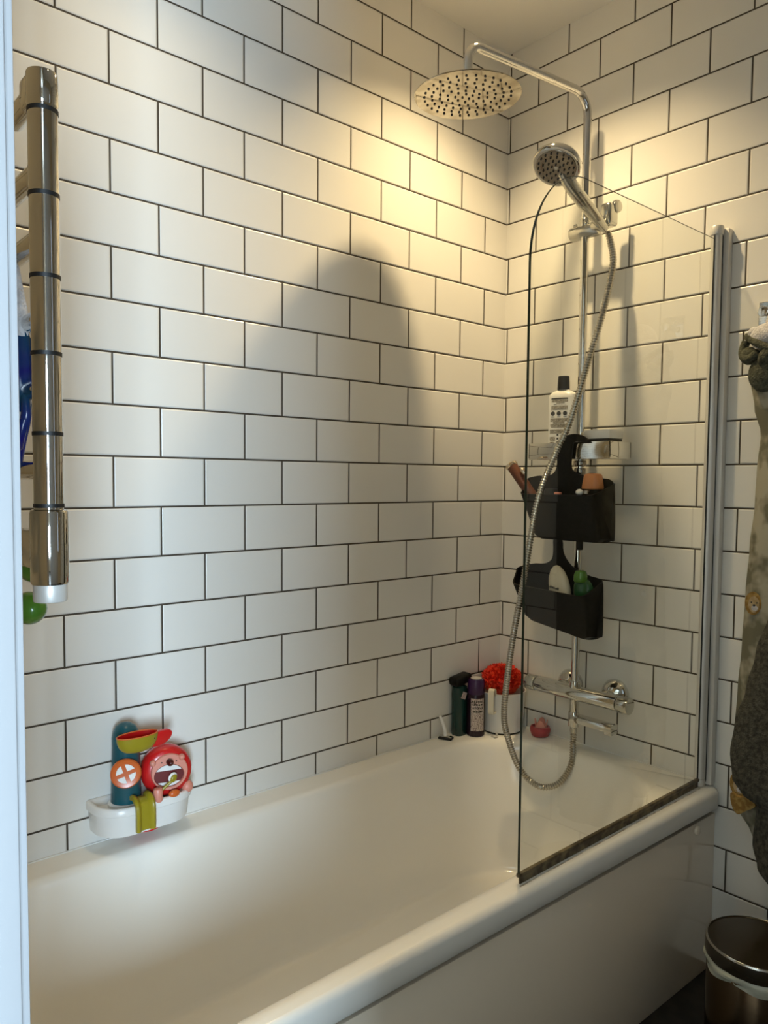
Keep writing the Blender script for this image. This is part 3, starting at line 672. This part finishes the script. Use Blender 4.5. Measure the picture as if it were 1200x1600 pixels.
# bucket with puff
bu = thing('plastic_bucket', 'white plastic beaker holding the bath puff in the bath corner', 'bucket', (.067, -.066, RIM))
bcx, bcy = .0735, -.0735
bm = bmesh.new(); lathe(bm, (bcx, bcy, RIM), (0, 0, 1), [(.056, .004), (.059, .006), (.0680, .118), (.0695, .121), (.0665, .121), (.057, .010), (.02, .009)], 56); obj('cup', bm, M_white, bu)
bm = bmesh.new(); lathe(bm, (bcx, bcy, RIM), (0, 0, 1), [(.054, 0), (.0578, .001), (.0582, .0055), (.054, .0062)], 56); obj('base_ring', bm, M_rubber, bu)
ha = math.radians(-72)
hd_ = Vector((math.cos(ha), math.sin(ha), 0)); hs_ = Vector((-hd_.y, hd_.x, 0))
bm = bmesh.new(); hb = Vector((bcx, bcy, RIM))
path = [hb+hd_*.067+Vector((0, 0, .116)), hb+hd_*.070+Vector((0, 0, .134)), hb+hd_*.080+Vector((0, 0, .137)), hb+hd_*.085+Vector((0, 0, .128)), hb+hd_*.0845+Vector((0, 0, .075)), hb+hd_*.080+Vector((0, 0, .068)), hb+hd_*.065+Vector((0, 0, .069))]
pc = catmull(path, 5); rings_ = []
for i, p in enumerate(pc):
    t = (pc[min(i+1, len(pc)-1)]-pc[max(i-1, 0)]).normalized(); nn_ = hs_.cross(t).normalized()
    rings_.append([p+hs_*.0085+nn_*.002, p+hs_*.0085-nn_*.002, p-hs_*.0085-nn_*.002, p-hs_*.0085+nn_*.002])
loft(bm, rings_); obj('handle', bm, M_cream, bu)
bm = bmesh.new()
pcx = Vector((bcx-.008, bcy+.006, RIM+.141))
ret = bmesh.ops.create_icosphere(bm, subdivisions=4, radius=1)
from mathutils import noise as mn
for v in bm.verts:
    k = 1+.16*mn.noise(v.co*4.5)+.10*mn.noise(v.co*11); v.co = pcx+Vector((v.co.x*.052, v.co.y*.052, v.co.z*.040))*k
for q in range(260):
    d = Vector((random.gauss(0, 1), random.gauss(0, 1), abs(random.gauss(0, .8))+.02)).normalized()
    c = pcx+Vector((d.x*.050, d.y*.050, d.z*.042)); a, b, _ = frame_of(d); rad = random.uniform(.007, .014); ph = random.uniform(0, 6); w = random.uniform(.004, .008)
    prev = None; first = None; n = 22; span = random.uniform(.5, .95); tl = random.uniform(-.6, .6)
    for k in range(n+1):
        t = 2*PI*k/n*span+ph; wv = 1+.28*math.sin(t*4+ph)
        p = c+(a*math.cos(t)+b*math.sin(t))*rad*wv + d*(.003*math.sin(5*t)+tl*rad*math.cos(t)*.8); o_ = p+d*w+(a*math.cos(t)+b*math.sin(t))*w*.5*math.sin(t*7+ph)
        A_ = bm.verts.new(p-d*.003); B_ = bm.verts.new(o_)
        if prev: bm.faces.new((prev[0], A_, B_, prev[1]))
        prev = (A_, B_)
tag(obj('bath_puff', bm, M_puff, recalc=False, origin=pcx), 'bright orange red mesh bath puff sitting in the white beaker', 'bath puff')
for f in bpy.data.objects['bath_puff'].data.polygons: f.use_smooth = True
# safety razor
rz = thing('razor', 'black and white razor lying head down on the bath rim', 'razor', (.022, -.252, RIM))
bm = bmesh.new(); box(bm, (.006, -.276, RIM+.001), (.046, -.252, RIM+.007), .002); rotate_bm(bm, (.026, -.26, RIM), 'Z', math.radians(24)); obj('razor_head', bm, M_rubber, rz)
bm = bmesh.new(); box(bm, (.008, -.2715, RIM+.007), (.044, -.2585, RIM+.010), .001); rotate_bm(bm, (.026, -.26, RIM), 'Z', math.radians(24)); obj('blade', bm, M_chrome, rz)
bm = bmesh.new(); tube(bm, catmull([(.026, -.263, RIM+.009), (.020, -.262, RIM+.030), (.011, -.266, RIM+.055), (.0085, -.270, RIM+.064)], 5), lambda i: .0058-.0001*i, 12); obj('handle', bm, M_white, rz)
# grey hanging tag / hook below the beaker
bm = bmesh.new(); box(bm, (.098, -.152, RIM+.0002), (.114, -.136, RIM+.0026), .0008); box(bm, (.106, -.140, RIM+.0002), (.110, -.134, RIM+.012), .0008)
tag(obj('plastic_clip', bm, M_alu, origin=(.106, -.144, RIM)), 'small grey translucent plastic clip in front of the white beaker', 'clip')
# red cup with pink petals
rc = thing('bath_toy_cup', 'small red round bath toy with pink petal top on the rim below the valve', 'bath toy', (.183, -.034, RIM))
bm = bmesh.new(); lathe(bm, (.183, -.034, RIM), (0, 0, 1), [(.019, 0), (.0245, .003), (.0290, .015), (.0295, .022), (.027, .028), (.023, .029), (.021, .021)], 40); obj('bowl', bm, M_deepred, rc)
for k in range(4):
    a = 2*PI*k/4+.5; bm = bmesh.new()
    prev = None
    for i in range(9):
        t = a+(i-4)*.18; hgt_ = .026*(1-((i-4)/4.6)**2); b_ = Vector((.186+.016*math.cos(t), -.034+.016*math.sin(t), RIM+.022)); tp = Vector((.186+.0190*math.cos(t), -.034+.0190*math.sin(t), RIM+.024+hgt_))
        q = [bm.verts.new(b_), bm.verts.new(tp), bm.verts.new(tp-Vector((math.cos(t), math.sin(t), 0))*.002), bm.verts.new(b_-Vector((math.cos(t), math.sin(t), 0))*.002)]
        if prev:
            for m_ in range(4): bm.faces.new((prev[m_], q[m_], q[(m_+1) % 4], prev[(m_+1) % 4]))
        else: bm.faces.new(q)
        prev = q
    bm.faces.new(prev); obj('petal', bm, M_pink, rc)

# ------------------------------------------------------------------ wall toy
ty = thing('bath_toy_tray', 'white suction bath toy tray with teal tower and red roaring bear on the long wall', 'bath toy', (0, -1.17, -.24))
def stad(y0, y1, x1, r, x0=.002): return [(x, y) for x, y in rrect(x0, x1, y0, y1, (r, .004, .004, r), 8)]
TY0, TY1 = -1.268, -1.060; TT = -.170
bm = bmesh.new()
def st(y0, y1, x1, r, z, x0=.002): return [Vector((x, y, z)) for x, y in stad(y0, y1, x1, r, x0)]
loft(bm, [st(TY0+.02, TY1-.02, .070, .05, TT-.066), st(TY0+.008, TY1-.008, .082, .056, TT-.060), st(TY0+.004, TY1-.004, .088, .060, TT-.018), st(TY0, TY1, .093, .062, TT-.015), st(TY0, TY1, .093, .062, TT-.003), st(TY0+.003, TY1-.003, .090, .060, TT), st(TY0+.008, TY1-.008, .085, .056, TT, .008), st(TY0+.012, TY1-.012, .080, .052, TT-.004, .012), st(TY0+.016, TY1-.016, .074, .046, TT-.012, .016)])
obj('tray', bm, M_white, ty, ang=50)
bm = bmesh.new(); cyl(bm, (.040, -1.16, TT-.070), (.040, -1.16, TT-.064), .030, 24, .002); obj('drain_plug', bm, M_red, ty)
# teal tower
tcx, tcy = .042, -1.201
bm = bmesh.new(); loft(bm, bottle_rings(tcx, tcy, TT-.012, [(.0300, 0), (.0296, .01), (.0265, .120), (.0265, .138), (.0245, .150), (.019, .160), (.010, .166), (.002, .1675)], 1, 1, 40)); obj('tower', bm, M_toyteal, ty)
bm = bmesh.new(); lathe(bm, (tcx, tcy, TT-.012), (0, 0, 1), [(.035, 0), (.035, .007), (.030, .010)], 40); obj('tower_base', bm, M_white, ty)
# wheel facing into the room: normal towards camera side (+x, -y a little)
wn_ = Vector((.93, -.38, .06)).normalized(); wc = Vector((.072, -1.2135, -.1065))
wx = Vector((0, 0, 1)).cross(wn_).normalized(); wz = wn_.cross(wx)
def disc_pt(u, v, t): return wc+wx*u+wz*v+wn_*t
bm = bmesh.new(); lathe(bm, wc, wn_, [(.0275, -.004), (.0290, -.002), (.0290, .003), (.0265, .0055), (.020, .004), (.004, .004)], 48); wh = obj('wheel', bm, M_orange, ty)
for k in range(4):
    a0 = math.radians(90*k+12+18); a1 = a0+math.radians(66)
    o2 = [(.0185*math.cos(a0+(a1-a0)*i/8), .0185*math.sin(a0+(a1-a0)*i/8)) for i in range(9)]
    am = (a0+a1)/2; o2 += [(.0055*math.cos(am), .0055*math.sin(am))]
    bm = bmesh.new(); prism(bm, o2, disc_pt, .0035, .0052); obj('wheel_window', bm, M_white, wh)
# olive half-bowl spoon with red beak
def half_bowl(c, L_, D_, H_, th=.0025):
    """boat-like bowl: open on top, long along y"""
    bm = bmesh.new(); n = 28; m_ = 8; rings = []
    def pt(a, t, s):  # a around rim, t depth 0..1
        r = math.cos(t*PI/2)**.55 if t < 1 else 0
        return Vector((c[0]+D_*s*math.cos(a)*r, c[1]+L_*s*math.sin(a)*r, c[2]-H_*math.sin(t*PI/2)*(s if t > 0 else 1)))
    for t in range(m_+1): rings.append([pt(2*PI*i/n, min(.985, t/m_), 1) for i in range(n)])
    inn = [[pt(2*PI*i/n, min(.985, t/m_), .93) for i in range(n)] for t in range(m_, -1, -1)]
    loft(bm, rings+inn[:0], False, True) if False else None
    return bm, list(reversed(rings)), inn
bc = Vector((.0925, -1.198, -.028))
bm, outr, inn = half_bowl(bc, .0415, .021, .033); loft(bm, outr, True, False); bowl = obj('scoop', bm, M_olive, ty)
bm, outr, inn = half_bowl(bc+Vector((0, 0, .0003)), .0400, .0195, .031); loft(bm, list(reversed(outr)), False, True)
obj('scoop_lining', bm, M_red, bowl)
bm = bmesh.new(); rg = []
for i in range(41):
    a = 2*PI*i/40; rg.append(bc+Vector((.0203*math.cos(a), .0408*math.sin(a), .0006)))
tube(bm, rg, .0013, 8, False); obj('scoop_rim', bm, M_orange, bowl)
bm = bmesh.new(); o2 = smooth_outline([(-1.160, -.034), (-1.145, -.0315), (-1.128, -.032), (-1.1215, -.040), (-1.129, -.052), (-1.146, -.060), (-1.166, -.058)], 5)
prism(bm, o2, lambda u, v, t: (t, u-.003, v), .080, .092); bevel_all(bm, .002, 2); obj('beak', bm, M_red, ty)
bm = bmesh.new(); ellipsoid(bm, (.1060, -1.170, -.037), (.0015, .002, .002)); obj('eye', bm, M_ink, ty)
bm = bmesh.new(); cyl(bm, (.058, -1.200, -.046), (.080, -1.198, -.046), .006, 16); obj('scoop_pivot', bm, M_toyteal, ty)
# the red bear head ring
hc2 = Vector((.046, -1.118, -.1290)); hn = Vector((.95, -.28, .08)).normalized(); hx = Vector((0, 0, 1)).cross(hn).normalized(); hz = hn.cross(hx)
def hp_(u, v, t): return hc2+hx*u+hz*v+hn*t
bm = bmesh.new(); lathe(bm, hc2-hn*.030, hn, [(.032, 0), (.044, .006), (.0500, .018), (.0515, .036), (.0485, .048), (.042, .054), (.030, .055)], 48); head = obj('bear_head', bm, M_red, ty)
def ring_ell(ru, rv, cu, cv, n=40): return [(cu+ru*math.cos(2*PI*i/n), cv+rv*math.sin(2*PI*i/n)) for i in range(n)]
bm = bmesh.new()
outo = ring_ell(.0365, .0365, .003, .001); ino = ring_ell(.0295, .0225, .002, -.006)
loft(bm, [[hp_(u, v, .0235) for u, v in outo], [hp_(u, v, .029) for u, v in outo], [hp_(u*.96+.0, v*.96, .031) for u, v in outo], [hp_(u*1.03, v*1.03, .031) for u, v in ino], [hp_(u, v, .029) for u, v in ino], [hp_(u, v, .0235) for u, v in ino]], False, False)
obj('muzzle', bm, M_pink, ty)
bm = bmesh.new(); prism(bm, ring_ell(.0292, .0222, .002, -.006), hp_, .0235, .0262); obj('mouth', bm, M_dkmouth, ty)
def clip_ell(ru, rv, cu, cv, v0, v1):
    return [(u, v) for u, v in ring_ell(ru, rv, cu, cv, 64) if v0 <= v <= v1]
bm = bmesh.new(); prism(bm, clip_ell(.0282, .0212, .002, -.006, .003, 1), hp_, .0262, .0285); prism(bm, clip_ell(.0282, .0212, .002, -.006, -1, -.0185), hp_, .0262, .0285); obj('teeth', bm, M_white, ty)
bm = bmesh.new(); ellipsoid(bm, hp_(.003, .0215, .034), (.0105, .007, .0075)); obj('nose', bm, M_nose, ty)
for su in (-.0125, .0165):
    bm = bmesh.new(); ellipsoid(bm, hp_(su, .022, .031), (.0014, .0014, .0014), u=12, v=8); obj('eye', bm, M_ink, ty)
for su, sv in ((-.0265, .0215), (.0245, .0265)):
    bm = bmesh.new(); ellipsoid(bm, hp_(su*1.12, sv*1.05, .029), (.007, .0065, .0065), u=16, v=10); obj('ear', bm, M_pink, ty)
bm = bmesh.new(); cyl(bm, (.086, -1.154, TT-.006), (.086, -1.154, TT+.022), .0095, 24, .004); obj('paw', bm, M_pink, ty)
bm = bmesh.new(); ellipsoid(bm, (.074, -1.084, TT+.004), (.011, .012, .013)); obj('paw', bm, M_pink, ty)
bm = bmesh.new(); ellipsoid(bm, (.088, -1.120, TT+.003), (.007, .012, .008)); obj('foot', bm, M_orange, ty)
bm = bmesh.new(); a_, b_ = hp_(-.020, -.034, .040), hp_(.006, -.014, .040); tube(bm, [a_, a_.lerp(b_, .5), b_], lambda i: .003, 12)
ellipsoid(bm, hp_(.009, -.010, .041), (.0035, .0065, .0085), Matrix.Rotation(math.radians(-35), 3, 'X')); br = obj('brush', bm, M_olive, ty)
bm = bmesh.new(); ellipsoid(bm, hp_(.0075, -.0085, .0375), (.003, .009, .0105), Matrix.Rotation(math.radians(-35), 3, 'X')); obj('brush_bristles', bm, M_white, br)
# olive water slide hanging over the tray's front
bm = bmesh.new(); sy_a, sy_b = -1.2060, -1.1670
pth = catmull([(.070, 0, TT+.010), (.084, 0, TT+.012), (.0965, 0, TT+.004), (.1005, 0, TT-.012), (.1005, 0, TT-.048)], 6)
rg = []
for i, p in enumerate(pth):
    t = (pth[min(i+1, len(pth)-1)]-pth[max(i-1, 0)]).normalized(); nv = t.cross(Vector((0, 1, 0))).normalized()
    nv = nv if nv.x+nv.z > 0 else -nv
    sec = [(sy_a, -.003), (sy_a, .0045), (sy_a+.004, .007), (sy_a+.009, .0045), (sy_a+.012, 0), (sy_b-.012, 0), (sy_b-.009, .0045), (sy_b-.004, .007), (sy_b, .0045), (sy_b, -.003)]
    rg.append([Vector((p.x, y, p.z))+nv*h for y, h in sec])
loft(bm, rg); obj('water_slide', bm, M_olive, ty)

# ------------------------------------------------------------------ towel radiator
rad = thing('towel_radiator', 'chrome ladder towel radiator on the wall beside the door frame', 'radiator', (.45, -1.64, .33))
PXr, PYr = .606, -1.520; Rr = .0158
bm = bmesh.new(); cyl(bm, (PXr, PYr, .395), (PXr, PYr, .880), Rr, 40); obj('collector_pipe', bm, M_steel if False else M_chrome, rad)
for z in (.872, .782, .6934, .609, .5204, .440):
    bm = bmesh.new(); cyl(bm, (PXr, PYr, z-.0022), (PXr, PYr, z+.0022), Rr+.0006, 40); obj('black_ring', bm, M_rubber, rad)
bm = bmesh.new(); cyl(bm, (PXr, PYr, .876), (PXr, PYr, .914), Rr+.0008, 40, .003); box(bm, (PXr-.034, PYr-.015, .880), (PXr-.004, PYr+.015, .913), .005, 3); obj('top_cap', bm, M_chrome, rad)
bm = bmesh.new(); cyl(bm, (PXr-.10, PYr, .897), (PXr-.03, PYr, .897), .0125, 28); obj('top_rail', bm, M_chrome, rad)
bm = bmesh.new(); cyl(bm, (PXr, PYr, .350), (PXr, PYr, .436), .0205, 40, .004); obj('heater_housing', bm, M_chrome, rad)
bm = bmesh.new(); cyl(bm, (PXr, PYr, .331), (PXr, PYr, .352), .0182, 40, .002); obj('end_cap', bm, M_alu, rad)
bm = bmesh.new(); box(bm, (PXr-.060, PYr-.018, .368), (PXr-.006, PYr+.018, .412), .003); obj('pipe_bracket', bm, M_chrome, rad)
bm = bmesh.new(); box(bm, (PXr+.0060, PYr-.0225, .412), (PXr+.0075, PYr-.0185, .424)); 
bm.free()
bm = label_patch(PXr, PYr, .0208, 215, 250, .411, .426, 4); obj('sticker', bm, M_label, rad, recalc=False)
for z in (.812, .738, .650, .574, .480):
    bm = bmesh.new(); cyl(bm, (.10, PYr, z), (PXr-.004, PYr, z), .0118, 24); obj('bar', bm, M_chrome, rad)
bm = bmesh.new(); cyl(bm, (.095, PYr, .35), (.095, PYr, .905), Rr, 32); obj('collector_pipe', bm, M_chrome, rad)
for x in (.15, .38):
    bm = bmesh.new(); cyl(bm, (x, -1.64, .858), (x, PYr, .858), .006, 16); cyl(bm, (x, -1.64, .858), (x, -1.632, .858), .016, 20, .002); obj('wall_bracket', bm, M_chrome, rad)
# things hanging from the radiator behind the jamb
sw = thing('swim_bag', 'shiny blue and green swim bag with a pale top hanging from the radiator bar', 'swim bag', (.53, -1.505, .5))
o2 = smooth_outline([(.44, .735), (.520, .730), (.540, .700), (.552, .665), (.556, .640), (.558, .610), (.556, .585), (.552, .560), (.538, .535), (.505, .530), (.44, .540)], 5)
def soft(bm, outline, yc, th, seed, zsplit=None):
    cx = sum(p[0] for p in outline)/len(outline); cz = sum(p[1] for p in outline)/len(outline); rings = []
    for k in range(7):
        t = k/6; s = math.sqrt(max(0, 1-(t*2-1)**2))*.12+.88 if 0 < k < 6 else .86
        rings.append([Vector((cx+(x-cx)*s, yc+(t-.5)*th*(1+.3*math.sin(x*60+z*40)), cz+(z-cz)*s)) for x, z in outline])
    loft(bm, rings)
bm = bmesh.new(); soft(bm, [(x, z) for x, z in o2 if z < .640], -1.532, .022, 1); obj('bag_body', bm, M_swim, sw)
bm = bmesh.new(); soft(bm, [(x, z) for x, z in o2 if z > .634], -1.532, .020, 2); obj('bag_top', bm, M_whitefab, sw)
gg = thing('swim_goggles', 'dark blue rounded goggles hanging low on the radiator', 'goggles', (.53, -1.53, .50))
bm = bmesh.new(); rgp = [Vector((.535+.022*math.cos(2*PI*i/32), -1.530+.004*math.sin(4*PI*i/32), .552-.008+.032*math.sin(2*PI*i/32)-.006)) for i in range(33)]
tube(bm, rgp, .0055, 12, False); obj('goggle_frame', bm, M_swim, gg)
bm = bmesh.new(); tube(bm, catmull([(.520, -1.53, .60), (.545, -1.528, .575), (.558, -1.528, .545), (.545, -1.53, .515), (.532, -1.53, .495), (.526, -1.53, .478)], 6), .0055, 12); obj('strap', bm, M_swim, gg)
bm = bmesh.new(); ellipsoid(bm, (.532, -1.532, .538), (.018, .006, .020)); obj('lens', bm, M_alu, gg)
bm = bmesh.new(); ellipsoid(bm, (.424, -1.49, .296), (.030, .022, .022)); tag(obj('suction_toy', bm, M_green, origin=(.515, -1.5, .27)), 'rounded green toy peeking out beside the door frame below the radiator, lower one', 'bath toy')
bm = bmesh.new(); ellipsoid(bm, (.440, -1.49, .349), (.026, .016, .016)); tag(obj('suction_toy', bm, M_green, origin=(.515, -1.5, .335)), 'small green toy edge tucked under the radiator bracket, upper one', 'bath toy')

# ------------------------------------------------------------------ hook, towels, bin
hk = thing('robe_hook', 'square polished metal robe hook on the end wall above the towels', 'hook', (.775, 0, .855))
bm = bmesh.new(); box(bm, (.746, -.006, .828), (.800, 0, .882), .002); obj('back_plate', bm, M_gold if False else M_chrome, hk)
bm = bmesh.new(); cyl(bm, (.773, -.004, .852), (.773, -.045, .852), .008, 20, .002); cyl(bm, (.773, -.045, .852), (.773, -.050, .852), .012, 20, .002); box(bm, (.768, -.010, .845), (.778, -.006, .872), .001); obj('peg', bm, M_chrome, hk)

def drape(name, outline_fn, mat, parent, x_c, z0, z1, n=60, m_=40, seed=0, origin=None):
    """hanging folded cloth: at each height a closed wavy section"""
    rnd = random.Random(seed); ph = [rnd.uniform(0, 6) for _ in range(6)]
    bm = bmesh.new(); rings = []
    for i in range(n+1):
        t = i/n; z = z1+(z0-z1)*t; xl, xr_, yf, yb_ = outline_fn(t, z)
        ring = []
        for k in range(m_):
            a = 2*PI*k/m_; c, s = math.cos(a), math.sin(a)
            cx, cy = (xl+xr_)/2, (yf+yb_)/2; rx, ry = (xr_-xl)/2, (yb_-yf)/2
            w = 1+.10*math.sin(3*a+ph[0]+t*2)+.07*math.sin(5*a+ph[1]-t*3)+.04*math.sin(9*a+ph[2]+t*5)
            w = w if abs(c) < .9 else 1+(w-1)*.3
            ring.append(Vector((cx+rx*c*(1 if c < 0 else w), min(cy+ry*s*w, -.004), z)))
        rings.append(ring)
    loft(bm, rings)
    return obj(name, bm, mat, parent, ang=60, origin=origin)
def interp(tab, z):
    for (za, xa), (zb_, xb_) in zip(tab, tab[1:]):
        if za >= z >= zb_:
            f = (za-z)/(za-zb_) if za != zb_ else 0; f = f*f*(3-2*f); return xa+(xb_-xa)*f
    return tab[-1][1] if z < tab[-1][0] else tab[0][1]
# patterned robe: left silhouette
rb = thing('hooded_towel', 'sage animal print hooded towel hanging from the square hook', 'towel', (.86, 0, -.36))
LT = [(.83, .790), (.80, .765), (.76, .762), (.70, .752), (.64, .762), (.58, .778), (.50, .772), (.42, .770), (.33, .762), (.22, .756), (.10, .752), (0, .746), (-.10, .742), (-.20, .744), (-.27, .752), (-.33, .790)]
cloth = drape('towel_body', lambda t, z: (interp(LT, z), 1.02, -.085, -.006), M_cloth, rb, .9, -.330, .80, seed=3)
bm = bmesh.new()
ellipsoid(bm, (.800, -.075, .790), (.042, .030, .030)); ellipsoid(bm, (.770, -.080, .800), (.014, .012, .014)); ellipsoid(bm, (.835, -.06, .815), (.05, .03, .05))
obj('white_hood', bm, M_whitefab, rb)
bm = bmesh.new(); tube(bm, catmull([(.752, -.072, .796), (.765, -.085, .788), (.785, -.098, .775), (.815, -.10, .758), (.85, -.09, .75)], 6), lambda i: .0085, 14)
tube(bm, catmull([(.748, -.07, .785), (.744, -.075, .765), (.752, -.085, .748), (.768, -.09, .745), (.785, -.095, .755)], 6), lambda i: .0095, 14)
ellipsoid(bm, (.760, -.080, .752), (.018, .014, .020)); ellipsoid(bm, (.805, -.095, .748), (.016, .014, .026), Matrix.Rotation(math.radians(35), 3, 'Y'))
ellipsoid(bm, (.795, -.08, .71), (.035, .02, .04))
obj('tie_straps', bm, M_olivefab, rb)
# printed lions (flat print lying on the cloth)
def print_on(bm, pts_outline, yfun, off=.001):
    vs = [bm.verts.new((x, yfun(x, z)-off, z)) for x, z in pts_outline]; bm.faces.new(vs)
def cloth_hit(x, z):
    # front surface of the towel at (x, z)
    o = cloth; best = -.085
    org = Vector(o['_o'])
    for v in o.data.vertices:
        p = v.co+org
        if abs(p.x-x) < .012 and abs(p.z-z) < .02 and p.y < best+.08: best = min(best, p.y) if best != -.085 else p.y
    return best
def lion(cx, cz, s):
    y = min(cloth_hit(cx, cz), cloth_hit(cx+.01, cz))
    yy = y-.0015
    def el(ru, rv, du, dv, d, mat, nm, par):
        bm = bmesh.new(); c = Vector((cx+du*s, yy-d, cz+dv*s)); 
        prism(bm, ring_ell(ru*s, rv*s, cx+du*s, cz+dv*s, 20), lambda u, v, t: (u, t, v), yy-d, yy-d+.0012+d); return obj(nm, bm, mat, par)
    mane = el(.018, .026, 0, 0, 0, M_mustard, 'lion_mane_print', rb)
    el(.012, .018, .002, -.002, .0008, M_lionface, 'lion_face_print', mane)
    el(.007, .006, .004, -.010, .0014, M_whitefab, 'lion_muzzle_print', mane)
    el(.003, .0025, .003, -.004, .0020, M_ink, 'lion_nose_print', mane)
    for du in (-.003, .009): el(.0014, .0018, du, .002, .0018, M_ink, 'lion_eye_print', mane)
lion(.787, .205, 1.0)
lion(.768, -.212, 1.1)
bm = bmesh.new(); prism(bm, smooth_outline([(.757, -.232), (.775, -.236), (.800, -.230), (.812, -.245), (.792, -.262), (.775, -.275), (.762, -.262)], 4), lambda u, v, t: (u, t, v), -.092, -.080); obj('lion_body_print', bm, M_mustard, rb)
dk = thing('dark_towel', 'charcoal fleece towel hanging over the animal print towel at the right edge', 'towel', (.87, -.08, -.36))
LD = [(.62, .95), (.42, .90), (.30, .865), (.20, .835), (.10, .808), (.02, .790), (-.06, .768), (-.13, .760), (-.19, .767), (-.222, .793), (-.235, .835)]
drape('towel_body', lambda t, z: (interp(LD, z), 1.03, -.135, -.080), M_dktowel, dk, .9, -.235, .62, seed=9)
LD2 = [(.05, .83), (-.10, .822), (-.25, .812), (-.33, .806), (-.38, .818), (-.42, .850)]
drape('towel_fold', lambda t, z: (interp(LD2, z), 1.03, -.130, -.030), M_dktowel, dk, .9, -.42, .05, seed=5)

bn = thing('pedal_bin', 'dark steel round pedal bin with liner showing under the lid by the end wall', 'bin', (.879, -.224, FL))
bcx2, bcy2 = .879, -.224; bt_ = FL+.262
bm = bmesh.new(); lathe(bm, (bcx2, bcy2, FL), (0, 0, 1), [(.092, 0), (.095, .002), (.095, .204), (.092, .208)], 64); obj('body', bm, M_binbody, bn)
bm = bmesh.new(); lathe(bm, (bcx2, bcy2, FL), (0, 0, 1), [(.0965, .212), (.0985, .216), (.0985, .240), (.0975, .2435), (.0945, .2455), (.0925, .2440), (.080, .2445), (.001, .2460)], 64); lid = obj('lid', bm, M_binlid, bn)
bm = bmesh.new(); lathe(bm, (bcx2, bcy2, FL), (0, 0, 1), [(.0978, .2425), (.0972, .2445), (.0950, .2462), (.0938, .2455)], 64, False, False); obj('lid_rim', bm, M_chrome_dull, lid)
bm = bmesh.new(); rg = []
for h in range(5):
    rg.append([Vector((bcx2+(.0965+.002*math.sin(7*2*PI*i/80+h)+(.003 if h in (1, 2) else 0))*math.cos(2*PI*i/80), bcy2+(.0965+.002*math.sin(7*2*PI*i/80+h)+(.003 if h in (1, 2) else 0))*math.sin(2*PI*i/80), FL+.214-h*.006-.004*math.sin(5*2*PI*i/80)*(h > 2))) for i in range(80)])
loft(bm, rg, False, False); obj('liner', bm, M_bag, bn)
bm = bmesh.new(); lathe(bm, (bcx2, bcy2, FL), (0, 0, 1), [(.097, 0), (.098, .003), (.098, .012), (.095, .014)], 64); obj('base_ring', bm, M_rubber, bn)
bm = bmesh.new(); box(bm, (bcx2-.02, bcy2-.128, FL+.010), (bcx2+.02, bcy2-.092, FL+.018), .003); obj('pedal', bm, M_steel, bn)
for o in bpy.data.objects:
    if '_o' in o: del o['_o']
